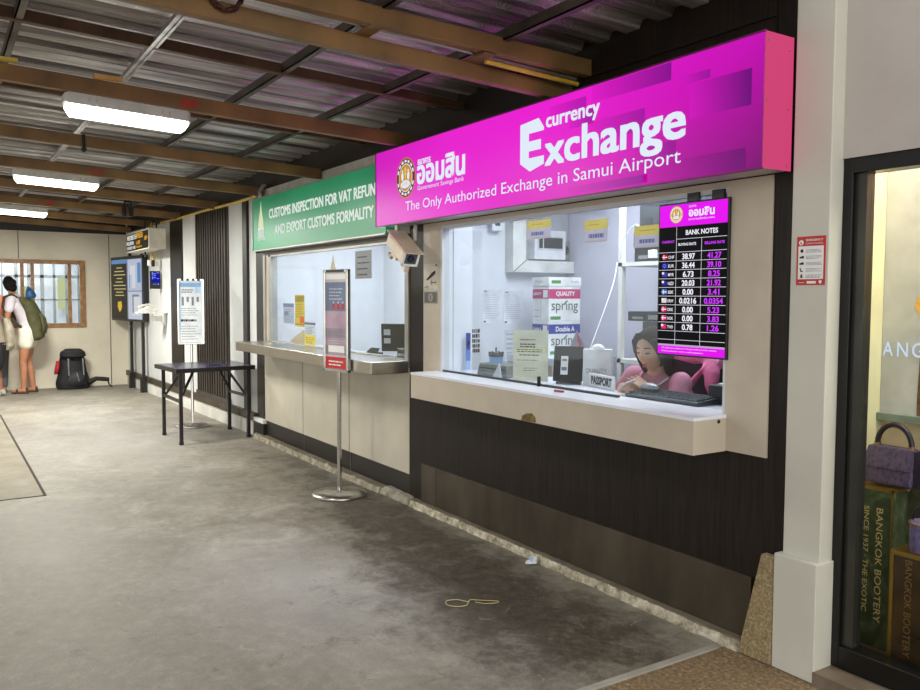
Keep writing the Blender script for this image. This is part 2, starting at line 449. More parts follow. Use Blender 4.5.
MB().box(BX - .03, BX - .026, -0.28, 1.965, 1.01, 1.93).build('pane', M['glass'], w3)
# room behind the timber window
m = MB(); m.box(-16.6, -16.5, -2, 3.4, 0, 2.6); m.box(-16.5, BX - .12, 2.8, 2.9, 0, 2.6); m.box(-16.5, BX - .12, -2, 3.4, 2.6, 2.7); m.box(-16.5, BX - .12, -2, 3.4, -.1, 0)
m.box(-16.5, BX - .12, -2.1, -2, 0, 2.6)
struct(m.build('wall_back_room', M['white_in']))
m = MB(); rr = random.Random(6)
for i in range(13): 
    y = 0.2 + i * .2; m.box(-16.2, -16.15, y, y + .02 + rr.random() * .05, 0.2, 2.3)
m.box(-16.2, -16.15, .1, 2.7, 1.75, 1.80); m.box(-16.2, -16.15, .1, 2.7, 1.35, 1.38)
struct(m.build('window_5', mat('grey_window_bars', (120, 122, 122), 0.5)))
m = MB(); m.box(-16.42, -16.4, 1.9, 2.05, 1.2, 1.75); m.box(-16.42, -16.4, 1.3, 1.42, 1.1, 1.6)
struct(m.build('window_6', glow('yellow_green_daylight', (226, 232, 170), 0.8)))

# exchange booth interior
m = MB()
m.box(-5.06, -5.0, 2.87, 4.26, 0, 2.4)
struct(m.build('wall_booth_left', M['white_in']))
m = MB(); m.box(-5.06, -1.9, 4.2, 4.28, 0, 2.4); struct(m.build('wall_booth_back', M['lav_in']))
m = MB(); m.box(-2.08, -2.0, 2.86, 4.2, 0, 2.4); struct(m.build('wall_booth_right', M['lav_in']))
m = MB(); m.box(-4.585, -4.565, 2.84, 3.02, 0.81, 2.4); m.box(-4.61, -4.585, 2.87, 3.02, .81, 2.4); m.box(-5.0, -4.56, 2.87, 2.9, 0, 2.4); struct(m.build('window_jamb', M['white_in']))
m = MB(); m.box(-5.06, -1.9, 2.86, 4.28, 2.4, 2.45); struct(m.build('ceiling_booth', M['white_in']))
m = MB(); m.box(-5.0, -2.08, 2.87, 4.2, -.02, 0.02); struct(m.build('floor_booth', mat('grey_lino', (150, 150, 152), .5)))
# customs room
m = MB(); m.box(-8.2, -8.12, 2.88, 4.3, 0, 2.4); m.box(-8.2, -5.06, 4.2, 4.28, 0, 2.4); struct(m.build('wall_customs_room', M['white_in']))
m = MB(); m.box(-8.2, -5.06, 2.88, 4.28, 2.4, 2.45); struct(m.build('ceiling_customs', M['white_in']))
m = MB(); m.box(-8.2, -5.06, 2.9, 4.2, -.02, 0.02); struct(m.build('floor_customs', mat('grey_lino', (150, 150, 152), .5)))

# window_1: the exchange glass
m = MB(); m.box(-4.585, -4.565, WY - .005, 2.84, .962, 1.905); m.box(-2.300, -2.285, WY - .005, 2.84, .962, 1.905)
m.box(-4.565, -2.30, WY - .005, 2.84, 1.885, 1.905)
w1 = struct(m.build('window_1', M['frame_white']))
MB().box(-4.565, -2.30, 2.800, 2.806, .975, 1.885).build('pane', M['glass'], w1)
m = MB(); m.box(-4.565, -2.94, 2.792, 2.812, .961, .972); m.build('glass_channel', M['darkgrey'], w1)
# window_2: customs glass
m = MB()
m.box(-7.985, -7.93, WY - .01, 2.85, .985, 1.88); m.box(-7.86, -7.80, WY, 2.86, .985, 1.86); m.box(-5.06, -5.01, WY - .01, 2.85, .985, 1.88)
m.box(-7.93, -5.06, WY, 2.86, 1.83, 1.85); m.box(-7.985, -5.01, WY, 2.86, .985, 1.01)
w2 = struct(m.build('window_2', M['alu']))
MB().box(-7.985, -5.01, WY - .02, 2.86, 1.85, 1.883).build('head_gap_strip', mat('painted_gap_shade', (92, 88, 80), .45, .4), w2)  # dark colour stands in for the shaded gap under the green sign
MB().box(-7.93, -7.86, WY + .004, 2.85, 1.01, 1.85).build('jamb_panel', M['pale'], w2)
MB().box(-7.80, -5.06, 2.805, 2.811, 1.01, 1.83).build('pane', M['glass'], w2)

# ------------------------------------------------------------------ setting: pillar, shop wall
PIL = mat('pillar_grey_white', (196, 195, 184), 0.6, var=.04, scale=2)
m = MB(); m.box(-1.983, -1.824, 2.775, 2.95, 0.45, 3.6); m.box(-1.998, -1.815, 2.742, 2.95, 0, 0.455)
struct(m.build('pillar', PIL, bevel=.004))
m = MB(); m.box(-2.003, -1.98, 2.80, 2.9, 0, 3.0); struct(m.build('shadow_strip', M['black']))  # black strip added for the shadow between sign and pillar
m = MB(); m.box(-1.824, 1.5, 2.845, 2.95, 1.962, 3.6); struct(m.build('wall_right', mat('shop_wall_grey_white', (184, 178, 172), 0.6, var=.02)))
m = MB(); m.box(-1.818, 1.5, 2.74, 3.9, -.05, 0.048); struct(m.build('shop_step', mat('brown_stone_step', (110, 96, 82), 0.6, var=.15, scale=8)))

# ------------------------------------------------------------------ setting: roof
def roofz(y): return 2.685 + (2.79 - y) * 0.045
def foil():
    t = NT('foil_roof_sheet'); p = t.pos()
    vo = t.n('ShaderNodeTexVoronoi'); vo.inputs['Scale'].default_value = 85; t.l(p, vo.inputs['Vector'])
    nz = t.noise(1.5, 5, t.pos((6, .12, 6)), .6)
    col = t.ramp(nz, [(0.34, (92, 88, 88)), (0.5, (176, 172, 170)), (0.64, (248, 246, 244))])  # pale and dark stripes painted into the colour for light reflected in the foil
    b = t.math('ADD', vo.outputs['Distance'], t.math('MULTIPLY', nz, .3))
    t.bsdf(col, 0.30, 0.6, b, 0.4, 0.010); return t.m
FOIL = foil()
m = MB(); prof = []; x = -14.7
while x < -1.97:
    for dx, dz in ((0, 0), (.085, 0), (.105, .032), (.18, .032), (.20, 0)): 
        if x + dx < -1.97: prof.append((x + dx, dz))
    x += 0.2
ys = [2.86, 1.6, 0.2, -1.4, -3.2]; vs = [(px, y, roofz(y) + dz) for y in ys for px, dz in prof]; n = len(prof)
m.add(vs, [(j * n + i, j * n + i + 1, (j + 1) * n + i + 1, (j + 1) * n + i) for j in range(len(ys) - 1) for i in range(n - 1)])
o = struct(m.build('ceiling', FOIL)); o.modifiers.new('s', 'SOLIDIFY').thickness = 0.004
BEAM = mat('olive_brown_painted_steel', (128, 98, 58), 0.5, 0.1, var=.16, scale=3)
PURL = mat('dull_brown_purlin', (84, 62, 42), .55, .1, var=.2)
BEAMR = mat('rust_brown_painted_steel', (124, 92, 54), 0.5, 0.1, var=.16, scale=3)
BRACE = mat('dark_grey_angle_iron', (84, 76, 70), 0.42, 0.5, var=.25, scale=5)
BRIGHT = mat('bright_galvanised_angle', (176, 174, 172), 0.35, 0.8, var=.2, scale=7)
def beam(x, y0, y1, z27, w, h, s, mt, name='roof_beam'):
    m = MB(); za = z27 + (2.7 - y0) * s; zb = z27 + (2.7 - y1) * s
    m.add([(x, y0, za), (x + w, y0, za), (x + w, y0, za + h), (x, y0, za + h), (x, y1, zb), (x + w, y1, zb), (x + w, y1, zb + h), (x, y1, zb + h)],
          [(0, 1, 2, 3), (7, 6, 5, 4), (0, 4, 5, 1), (1, 5, 6, 2), (2, 6, 7, 3), (3, 7, 4, 0)])
    return struct(m.build(name, mt, bevel=.004))
beam(-3.19, -3.1, 2.786, 2.545, .05, .08, .033, BEAM)
beam(-3.34, -3.1, 2.786, 2.45, .05, .075, .047, BEAM)
for i, x in enumerate((-4.90, -6.58, -8.03, -9.52, -11.08, -12.55, -13.9)):
    beam(x, -3.1, 2.79 if x > -8.2 else yl(x), 2.44, .05, .085, .045, BEAMR if i in (0,) else BEAM)
for x in (-4.37, -5.75, -7.4, -8.85, -10.3, -11.8): beam(x, -3.1, 2.79 if x > -8.2 else yl(x), 2.60, .045, .055, .045, PURL, 'roof_purlin')
for y in (-.9, -.25, .35, 1.62, 2.24):
    z = roofz(y) - .085
    m = MB(); m.box(-13.9, -2.0, y, y + .035, z, z + .006); m.box(-13.9, -2.0, y, y + .006, z, z + .05); struct(m.build('roof_brace', BRACE))
y = .94; z = roofz(y) - .09
m = MB(); m.box(-13.9, -2.0, y, y + .04, z, z + .006); m.box(-13.9, -2.0, y + .02, y + .026, z, z + .05); struct(m.build('roof_brace', BRIGHT))
m = MB(); m.box(-8.3, -5.0, 2.81, 2.87, 2.50, 2.72); m.box(-5.0, -3.22, 2.81, 2.87, 2.42, 2.72); lw(m, -14.3, -8.25, 2.44, 2.75, -0.1, -0.02); struct(m.build('wall_upper', M['darkend']))
# ------------------------------------------------------------------ pink lightbox sign
def vquads(name, quads, parent, strength=1.0):
    """emissive printed face: quads = list of (4 pts, 4 srgb colours)"""
    mb = MB()
    for pts, cols in quads: mb.add(pts, [(0, 1, 2, 3)])
    key = 'printed_backlit_face_%.2f' % strength
    if key not in _mats:
        t = NT(key); a = t.n('ShaderNodeVertexColor'); a.layer_name = 'ink'
        t.bsdf((10, 4, 10), 0.35, emit=a.outputs['Color'], estr=strength, spec=0.25); _mats[key] = t.m
    o = mb.build(name, _mats[key], parent)
    ca = o.data.color_attributes.new('ink', 'FLOAT_COLOR', 'POINT')
    k = 0
    for pts, cols in quads:
        for c in cols: ca.data[k].color = lin(c); k += 1
    return o
def emblem_bank(mb, c, ux, uz, rx, rz, eps, mats=(0, 1, 2, 3)):
    """round gold emblem: ring, inner disc, small white figures; mats = gold, brown, light gold, white"""
    ux = Vector(ux); uz = Vector(uz); nn = Vector(eps); c = Vector(c)
    def disc(r, lay, mi, n=32): mb.poly([c + nn * lay + ux * math.cos(2 * PI * i / n) * rx * r + uz * math.sin(2 * PI * i / n) * rz * r for i in range(n)], mi)
    disc(1.0, 1, mats[0]); disc(.95, 2, mats[1]); disc(.70, 3, mats[3]); disc(.66, 4, mats[0])
    for k in range(16):
        a = 2 * PI * k / 16
        if k in (0, 8): continue
        p = c + nn * 3 + ux * math.cos(a) * rx * .82 + uz * math.sin(a) * rz * .82
        mb.obox(p, ux * -math.sin(a) + uz * math.cos(a), ux * math.cos(a) + uz * math.sin(a), nn, rx * .2, rx * .12, .0005, mats[3])
    def el(x, z, a, b, mi):
        mb.poly([c + nn * 5 + ux * (x + a * math.cos(2 * PI * i / 14)) * rx + uz * (z + b * math.sin(2 * PI * i / 14)) * rz for i in range(14)], mi)
    for q_ in (-.30, .30): el(q_, .06, .12, .20, mats[3]); el(q_, .33, .07, .08, mats[3]); el(q_ * 1.25, .10, .05, .16, mats[3])
    el(0, .22, .05, .40, mats[2]); el(0, .40, .12, .10, mats[2]); el(0, .20, .15, .06, mats[2])
    el(0, -.32, .48, .20, mats[3])
    for q_ in (-.28, -.14, 0, .14, .28): el(q_, -.30, .025, .13, mats[0])

SX0, SX1, SY, SZ0, SZ1 = -5.16, -1.994, 2.608, 1.930, 2.432
pk = thing('lightbox_sign', 'long magenta backlit currency exchange sign over the right-hand counter', 'sign', (-3.58, 2.7, 1.93))
m = MB(); m.box(SX0 + .004, SX1 - .004, SY + .006, WY - .014, SZ0 + .004, SZ1 - .004)
m.build('case', mat('sign_case_grey', (186, 178, 184), 0.35, 0.3), pk)
m = MB(); m.box(SX1 - .004, SX1, SY + .004, WY - .014, SZ0 + .002, SZ1)
m.build('end_panel', glow('pink_end_panel', (226, 74, 128), .82), pk)['label'] = 'plain pink end panel'
m = MB(); th = .006
m.box(SX0, SX1, SY - .004, SY + .006, SZ1 - .004, SZ1 + .003); m.box(SX0, SX1, SY - .004, SY + .006, SZ0 - .003, SZ0 + .003)
m.box(SX0, SX0 + .006, SY - .004, SY + .006, SZ0, SZ1)
m.build('edge_trim', mat('dark_pink_trim', (120, 40, 100), 0.4, 0.3), pk)
A = (226, 20, 196); B = (206, 10, 176); D = (150, 8, 150); E_ = (112, 6, 118)
def q(x0, x1, z0, z1, c, lay=0):   # c = bl, br, tr, tl
    y = SY - .0012 * lay
    return ([(x0, y, z0), (x1, y, z0), (x1, y, z1), (x0, y, z1)], c)
Q = [q(SX0 + .006, -4.2, SZ0 + .003, SZ1 - .004, [(206, 14, 180), (228, 24, 202), (232, 30, 206), (208, 16, 188)]),
     q(-4.2, -3.0, SZ0 + .003, SZ1 - .004, [(228, 24, 202), (214, 12, 184), (234, 26, 210), (232, 30, 206)]),
     q(-3.0, SX1 - .004, SZ0 + .003, SZ1 - .004, [(214, 12, 184), (120, 6, 108), (196, 12, 178), (234, 26, 210)])]
def blk(x0, x1, z0, z1, cl, cr): Q.append(q(x0, x1, z0, z1, [cl, cr, cr, cl], 1))
blk(-2.94, -2.452, 2.350, 2.424, (222, 20, 198), (132, 14, 140)); blk(-2.39, -2.248, 2.316, 2.350, (206, 18, 186), (150, 16, 152))
blk(-2.35, -2.050, 2.173, 2.309, (208, 16, 186), (104, 8, 120)); blk(-2.607, -2.071, 1.938, 2.017, (196, 10, 168), (108, 6, 112))
blk(-3.10, -2.928, 2.255, 2.331, (220, 20, 196), (158, 16, 160)); blk(-2.95, -2.600, 2.17, 2.264, (220, 20, 194), (160, 14, 158))
blk(-3.1, -2.579, 1.945, 1.980, (208, 14, 180), (142, 12, 146)); blk(-3.25, -2.98, 2.34, 2.39, (224, 22, 200), (176, 18, 170)); blk(-2.66, -2.42, 2.03, 2.10, (200, 14, 176), (150, 10, 146))
vquads('printed_face', Q, pk, 1.0)
WH = glow('sign_white_letters', (226, 236, 250), 1.0)
YF = SY - .004
def line(mt, parent, *args, **k):
    return MB().text(*args, **k).build('lettering', mt, parent)
line(WH, pk, 'currency', (-3.273, YF, 2.270), X1, Z1, h=.070, w=.388, fat=.0030)
line(WH, pk, 'xchange', (-3.277, YF, 2.056), X1, Z1, h=.205, w=.905, fat=.0075)
E_pts = [(-3.489, 2.340), (-3.335, 2.352), (-3.292, 2.300), (-3.292, 2.285), (-3.415, 2.285), (-3.415, 2.245), (-3.315, 2.245), (-3.315, 2.195), (-3.415, 2.195), (-3.415, 2.160), (-3.290, 2.160), (-3.290, 2.118), (-3.405, 2.092), (-3.489, 2.140)]
MB().poly([(x, YF, z) for x, z in E_pts]).build('lettering', WH, pk)
line(WH, pk, 'The Only Authorized Exchange in Samui Airport', (-4.727, YF, 1.983), X1, Z1, h=.080, w=2.338)
line(WH, pk, 'ธนาคาร', (-4.565, YF, 2.277), X1, Z1, h=.032, w=.155, fat=.002)
line(WH, pk, 'ออมสิน', (-4.570, YF, 2.158), X1, Z1, h=.138, w=.546, fat=.0075)
line(WH, pk, 'Government Savings Bank', (-4.570, YF, 2.110), X1, Z1, h=.036, w=.542)
m = MB(); emblem_bank(m, (-4.727, SY - .001, 2.217), X1, Z1, .128, .130, (0, -.0008, 0))
m.build('emblem', [glow('emblem_gold', (206, 150, 42), .9), glow('emblem_brown', (120, 44, 34), .9), glow('emblem_light', (236, 200, 120), .9), WH], pk)
for z in (2.40, 2.18, 1.97):
    for y, dz in ((2.625, 0), (2.75, -.02)): MB().cyl((SX1 - .001, y, z + dz), (SX1 + .003, y, z + dz), .004, n=8).build('screw', M['steel'], pk)

# ------------------------------------------------------------------ green customs sign
GY = 2.69
gs = thing('signboard', 'green customs inspection signboard with white lettering over left-hand counter', 'sign', (-6.55, 2.72, 1.89))
m = MB(); m.box(-8.0, -5.168, GY, 2.795, 1.893, 2.385)
GREEN = NT('green_acrylic'); g = GREEN
col = g.ramp(g.noise(.9, 2, g.pos()), [(.3, (18, 118, 78)), (.7, (30, 146, 100))])
g.bsdf(col, 0.34, emit=col, estr=.45, spec=.35); GREEN = g.m
m.build('panel', GREEN, gs)
m = MB()
for a in ((-8.012, -5.168, 2.385, 2.395), (-8.012, -5.168, 1.883, 1.893)): m.box(a[0], a[1], GY - .008, 2.795, a[2], a[3])
m.box(-8.012, -8.0, GY - .008, 2.795, 1.883, 2.395)
m.build('frame', M['alu'], gs)
WG = glow('green_sign_white', (232, 240, 232), .9)
y = GY - .003
line(WG, gs, 'CUSTOMS INSPECTION FOR VAT REFUND', (-7.527, y, 2.175), X1, Z1, h=.084, w=2.30, fat=.0045)
line(WG, gs, 'AND EXPORT CUSTOMS FORMALITY', (-7.384, y, 2.018), X1, Z1, h=.084, w=2.03, fat=.0045)
line(WG, gs, 'CUSTOMS', (-7.86, y, 1.985), X1, Z1, h=.022, w=.21, fat=.002)
m = MB(); c = -7.76
prof = [(.075, 2.10), (.07, 2.16), (.045, 2.215), (.02, 2.275), (.008, 2.32), (.002, 2.36)]
m.poly([(c - a, y, z) for a, z in prof] + [(c + a, y, z) for a, z in prof[::-1]], 0)
for dx in (-.075, .04): m.quad((c + dx, y, 2.018), X1, Z1, .035, .085, 1)
for dx in (-.025, .005): m.quad((c + dx, y, 2.018), X1, Z1, .020, .07, 1)
m.quad((c - .085, y, 2.085), X1, Z1, .17, .014, 1); m.quad((c - .085, y, 2.012), X1, Z1, .17, .008, 1)
m.build('emblem', [glow('spire_cream', (226, 230, 190), .9), WG], gs)

# ------------------------------------------------------------------ counters
ct = thing('service_counter', 'pale laminate exchange counter shelf jutting from the dark wood front', 'counter', (-3.45, 2.7, .8))
m = MB(); m.add([(-4.62, 2.585, .797), (-2.276, 2.585, .807), (-2.276, 2.585, .948), (-4.62, 2.585, .945), (-4.62, WY - .008, .797), (-2.276, WY - .008, .807), (-2.276, WY - .008, .948), (-4.62, WY - .008, .945)],
      [(0, 1, 2, 3), (7, 6, 5, 4), (0, 4, 5, 1), (1, 5, 6, 2), (3, 2, 6, 7), (0, 3, 7, 4)])
m.build('apron', M['pale'], ct)
m = MB(); m.box(-4.622, -2.274, 2.583, 2.786, .947, .961); m.box(-4.565, -3.33, 2.786, 3.18, .945, .960); m.box(-3.33, -2.62, 2.786, 3.02, .945, .960); m.box(-2.62, -2.30, 2.786, 3.26, .945, .960)
m.build('top', M['counter_top'], ct)
m = MB(); m.cyl((-2.275, 2.735, .935), (-2.2725, 2.735, .935), .008, n=10); m.build('cam_lock', M['ink'], ct)
m = MB(); m.prism([(-3.435, 2.584, .803), (-3.425, 2.584, .828), (-3.385, 2.584, .846), (-3.34, 2.584, .850), (-3.315, 2.584, .832), (-3.31, 2.584, .806)], (0, -.001, 0))
m.build('chip', mat('bare_chipboard', (104, 88, 44), .9, var=.3, scale=40), ct)
SHY = 2.495
sc = thing('steel_counter', 'stainless steel shelf counter below the customs window', 'counter', (-6.5, 2.65, .9))
m = MB(); m.box(-7.985, -5.015, SHY, WY - .002, .915, 1.0)
m.build('shelf', M['steel'], sc, bevel=.004)
m = MB(); m.box(-7.92, -5.03, 2.79, 3.05, .955, .985); m.build('inner_ledge', M['counter_top'], sc)

# ------------------------------------------------------------------ rate board
rb = thing('rate_display', 'upright screen of bank note exchange rates with magenta header, hung in the window', 'screen', (-2.47, 2.74, 1.19))
bx0, bx1, bz0, bz1, by = -2.662, -2.272, 1.190, 1.864, 2.768
MB().box(bx0, bx1, by, by + .022, bz0, bz1).build('bezel', M['black'], rb, bevel=.003)
y = by - .0015
ix0, ix1 = bx0 + .009, bx1 - .006
MAG = glow('screen_magenta', (232, 14, 244), 1.0); SBL = glow('screen_black', (5, 4, 9), 1.0); SWH = glow('screen_white', (240, 238, 248), 1.0); SPU = glow('screen_violet', (206, 62, 250), 1.0)
m = MB(); m.quad((ix0, y, 1.234), X1, Z1, ix1 - ix0, .526, 0); m.quad((ix0, y, 1.760), X1, Z1, ix1 - ix0, .096, 1); m.quad((ix0, y, 1.198), X1, Z1, ix1 - ix0, .036, 1); m.quad((ix0, y - .0004, 1.234), X1, Z1, ix1 - ix0, .008, 2)
m.build('screen', [SBL, MAG, glow('screen_grey', (190, 170, 200), 1)], rb)
m = MB(); y2 = y - .0012; rows0 = 1.628; st = .0386; c1, c2 = -2.553, -2.412
m.text('ออมสิน', (-2.485, y2, 1.798), X1, Z1, h=.036, w=.14, bold=.04); m.text('ธนาคาร', (-2.485, y2, 1.838), X1, Z1, h=.008, w=.04)
m.text('ธนาคารเพื่อประชาชน', (-2.485, y2, 1.783), X1, Z1, h=.010, w=.14)
m.text('BANK NOTES', (-2.50, y2, 1.720), X1, Z1, h=.022, w=.175, bold=.03)
m.text('BUYING RATE', (-2.541, y2, 1.675), X1, Z1, h=.012, w=.1, bold=.03)
data = [('CHF', '38.97', '41.27', (200, 30, 40)), ('EUR', '36.44', '39.10', (20, 40, 190)), ('MYR', '6.73', '8.25', (70, 60, 170)), ('NZD', '20.03', '21.92', (30, 40, 160)), ('SEK', '0.00', '3.41', (60, 130, 210)),
        ('KRW', '0.0216', '0.0354', (230, 210, 220)), ('DKK', '0.00', '5.23', (230, 60, 100)), ('NOK', '0.00', '3.83', (220, 60, 120)), ('TWD', '0.78', '1.26', (220, 40, 110))]
for i, (a, b, c, f) in enumerate(data):
    z = rows0 - i * st - .012
    m.text(a, (-2.598, y2, z + .004), X1, Z1, h=.014, w=.034, bold=.02)
    m.text(b, (-2.482, y2, z), X1, Z1, h=.024, w=.0115 * len(b) + .012 if len(b) < 6 else .094, fat=.0012, align='c')
# grid lines
for i in range(11): m.quad((ix0, y2, rows0 + st / 2 - i * st), X1, Z1, ix1 - ix0, .0018)
for x in (c1,): m.quad((x, y2, 1.242), X1, Z1, .0018, .518)
m.quad((c2, y2, 1.242), X1, Z1, .0018, .463); m.quad((c1, y2, 1.704), X1, Z1, ix1 - c1, .0018)
m.text('All rates are subject to change without prior notice.', (-2.63, y2, 1.220), X1, Z1, h=.008, w=.31); m.text('Only customer with a valid passport.', (-2.63, y2, 1.206), X1, Z1, h=.008, w=.24)
m.build('white_figures', SWH, rb)
def vio(*a, **k): MB().text(*a, **k).build('violet_lettering', SPU, rb)
vio('CURRENCY', (-2.638, y2, 1.69), X1, Z1, h=.011, w=.075, bold=.03); vio('SELLING RATE', (-2.395, y2, 1.675), X1, Z1, h=.012, w=.106, bold=.03)
for i, (a, b, c, f) in enumerate(data):
    vio(c, (-2.342, y2, rows0 - i * st - .012), X1, Z1, h=.024, w=.0115 * len(c) + .014 if len(c) < 6 else .098, fat=.0012, align='c')
m = MB(); fm = [SWH]
for i, (a, b, c, f) in enumerate(data):
    z = rows0 - i * st; fm.append(glow('flag_%s' % a.lower(), f, 1.0))
    m.quad((-2.634, y2, z - .010), X1, Z1, .030, .021, i + 1)
    if a in ('CHF', 'SEK', 'DKK', 'NOK'):
        m.quad((-2.626, y2 - .0005, z - .010), X1, Z1, .004, .021, 0); m.quad((-2.634, y2 - .0005, z - .002), X1, Z1, .030, .004, 0)
    elif a == 'EUR':
        for k in range(8): m.quad((-2.621 + .007 * math.cos(k * PI / 4), y2 - .0005, z - .001 + .007 * math.sin(k * PI / 4)), X1, Z1, .002, .002, 0)
    else: m.quad((-2.634, y2 - .0005, z + .001), X1, Z1, .013, .010, 0)
m.build('flags', fm, rb)
m = MB(); emblem_bank(m, (-2.555, y2, 1.812), X1, Z1, .038, .038, (0, -.0004, 0))
m.build('emblem', [_mats['emblem_gold'], _mats['emblem_light'], _mats['emblem_light'], SWH], rb)
for x in (-2.47, -2.335): MB().box(x - .03, x + .03, 2.770, 2.79, 1.864, 1.900).build('hanger_bracket', M['black'], rb)

# ------------------------------------------------------------------ security camera under the sign
cb, cf = Vector((-4.90, 2.615, 1.835)), Vector((-4.645, 2.595, 1.692))
d = (cf - cb).normalized(); sd = Vector((0, 1, 0)); sd = (sd - d * sd.dot(d)).normalized(); up = d.cross(sd); up = -up if up.z < 0 else up
cam = thing('security_camera', 'cream box security camera hanging beneath the magenta sign', 'camera', (-4.8, 2.62, 1.62))
m = MB(); m.obox((cb + cf) / 2, d, sd, up, (cf - cb).length, .115, .10); m.build('housing', mat('cream_metal', (214, 196, 172), .4), cam, bevel=.018, seg=3)
m = MB(); m.obox((cb + cf) / 2 + up * .055 + d * .02, d, sd, up, (cf - cb).length + .05, .135, .008); m.build('sun_hood', mat('cream_metal', (214, 196, 172), .4), cam, bevel=.003)
m = MB(); f0 = cf + d * .004
for a, b, sx, sz in ((0, .044, .115, .014), (0, -.044, .115, .014)): m.obox(f0 + up * b, sd, d, up, sx, .012, sz)
for a in (-.05, .05): m.obox(f0 + sd * a, sd, d, up, .015, .012, .1)
m.build('front_rim', M['white'], cam)
m = MB(); m.obox(cf + d * .002, sd, d, up, .088, .004, .076); m.build('window', mat('smoked_lens_window', (86, 84, 86), .15), cam)
m = MB(); m.tube([cf + d * .003, cf + d * .012], [.026, .022], 16); m.build('lens', mat('dark_violet_lens', (26, 20, 52), .08), cam)
m = MB(); m.obox(cb + d * .08 - up * .075, d, sd, up, .09, .03, .05); m.tube([cb + d * .05 - up * .07, cb + d * .02 - up * .13 , cb - up * .12 - d * .02], .014, 8); 
m.build('bracket_foot', mat('cream_metal', (214, 196, 172), .4), cam)
for a, b in (((-4.895, 2.63, 1.80), (-4.895, 2.63, 1.926)), ((-4.80, 2.72, 1.82), (-4.80, 2.72, 1.926))): MB().cyl(a, b, .013, n=10).build('hanging_arm', mat('pale_grey_pole', (190, 184, 176), .4, .3), cam)
MB().obox(cf - up * .075 - d * .03, d, sd, up, .04, .03, .06).build('bracket_foot', mat('cream_metal', (214, 196, 172), .4), cam)

# ------------------------------------------------------------------ small notices by the counter
def notice(name, label, cat, o, ux, uz, w, h, mats, draw, th=.003, group=None):
    """flat sheet; draw(mb, place, nrm) adds printed layers; place(u, v) with u, v in 0..1"""
    ux = Vector(ux); uz = Vector(uz); nn = ux.cross(uz); o = Vector(o)
    mb = MB(); mb.obox(o + ux * w / 2 + uz * h / 2 - nn * th / 2, ux, nn, uz, w, th, h, 0)
    def R(u0, u1, v0, v1, mi, lay=1): mb.quad(o + ux * w * u0 + uz * h * v0 + nn * .0006 * lay, ux, uz, w * (u1 - u0), h * (v1 - v0), mi)
    def T(s, u, v, hh, ww, mi, lay=2, **k): mb.text(s, o + ux * w * u + uz * h * v + nn * .0006 * lay, ux, uz, h=hh * h, w=ww * w if ww else None, mi=mi, **k)
    def Pl(pts, mi, lay=2): mb.poly([o + ux * w * u + uz * h * v + nn * .0006 * lay for u, v in pts], mi)
    draw(R, T, Pl)
    ob = mb.build(name, mats)
    return tag(ob, label, cat, group)
def lines(R, u0, u1, v0, v1, n, mi, seed=1, t=.35, lay=2):
    rr = random.Random(seed); s = (v1 - v0) / n
    for i in range(n):
        u = u0; e = u0 + (u1 - u0) * rr.uniform(.7, 1); z = v0 + i * s
        while u < e:
            k = rr.uniform(.03, .12); R(u, min(e, u + k), z, z + s * t, mi, lay); u += k + .02
RED = mat('sign_red', (190, 38, 36), .45); YEL = mat('label_yellow', (222, 204, 84), .6); BLU = mat('print_blue', (60, 96, 190), .5)
def draw_em(R, T, Pl):
    R(.06, .94, .12, .80, 1); T('EMERGENCY', .32, .90, .045, .60, 1, bold=.02); T('CONTACT NUMBERS', .32, .835, .032, .60, 1)
    Pl([(.16 + .085 * math.cos(i * PI / 8), .875 + .055 * math.sin(i * PI / 8)) for i in range(16)], 1)
    Pl([(.12, .89), (.15, .90), (.165, .87), (.20, .85), (.19, .83), (.15, .845), (.125, .87)], 0, 3)
    for k in range(5):
        z = .70 - k * .13
        if k == 0: Pl([(.13, z), (.16, z + .035), (.19, z + .045), (.22, z + .035), (.25, z), (.22, z - .03), (.16, z - .03)], 2)
        elif k == 3: Pl([(.13, z + .04), (.16, z + .045), (.175, z - .005), (.24, z - .02), (.235, z - .04), (.16, z - .035), (.135, z)], 2)
        elif k == 4: Pl([(.16, z + .04), (.22, z + .04), (.22, z), (.25, z - .03), (.13, z - .03), (.16, z)], 2)
        else: Pl([(.11, z - .02), (.11, z + .015), (.17, z + .015), (.18, z + .03), (.26, z + .03), (.27, z - .02)], 2); 
        lines(R, .34, .9, z - .03, z + .045, 3, 2, 20 + k, .3)
    R(.38, .70, .03, .08, 1); Pl([(.80, .09), (.90, .09), (.90, .05), (.85, .02), (.80, .05)], 1); R(.1, .3, .045, .055, 1)
notice('emergency_sign', 'red and white emergency contact numbers sign on the pale pillar', 'sign', (-1.956, 2.7735, 1.498), X1, Z1, .120, .182, [RED, M['paper'], M['ink']], draw_em)
def draw_cn(R, T, Pl):
    Pl([(.20, .40), (.30, .46), (.62, .66), (.85, .74), (.84, .60), (.55, .46), (.32, .36), (.22, .34)], 1)
    R(.55, .58, .18, .34, 1); R(.85, .88, .18, .34, 1); R(.58, .85, .245, .275, 1); T('CCTV', .06, .05, .07, .32, 1, bold=.03); lines(R, .06, .9, -.0, .04, 1, 1, 3); R(.84, .95, .90, .97, 2)
notice('camera_notice', 'cream sticker with a black security camera symbol beside the window', 'sign', (-4.792, 2.7795, 1.497), X1, Z1, .182, .168, [mat('cream_sticker', (206, 196, 180), .5), M['ink'], M['darkgrey']], draw_cn, .002)
def draw_sw(R, T, Pl):
    R(.06, .94, .08, .92, 1); Pl([(.5 + .18 * math.cos(i * PI / 6), .5 + .34 * math.sin(i * PI / 6)) for i in range(12)], 0); R(.46, .54, .3, .7, 1, 3)
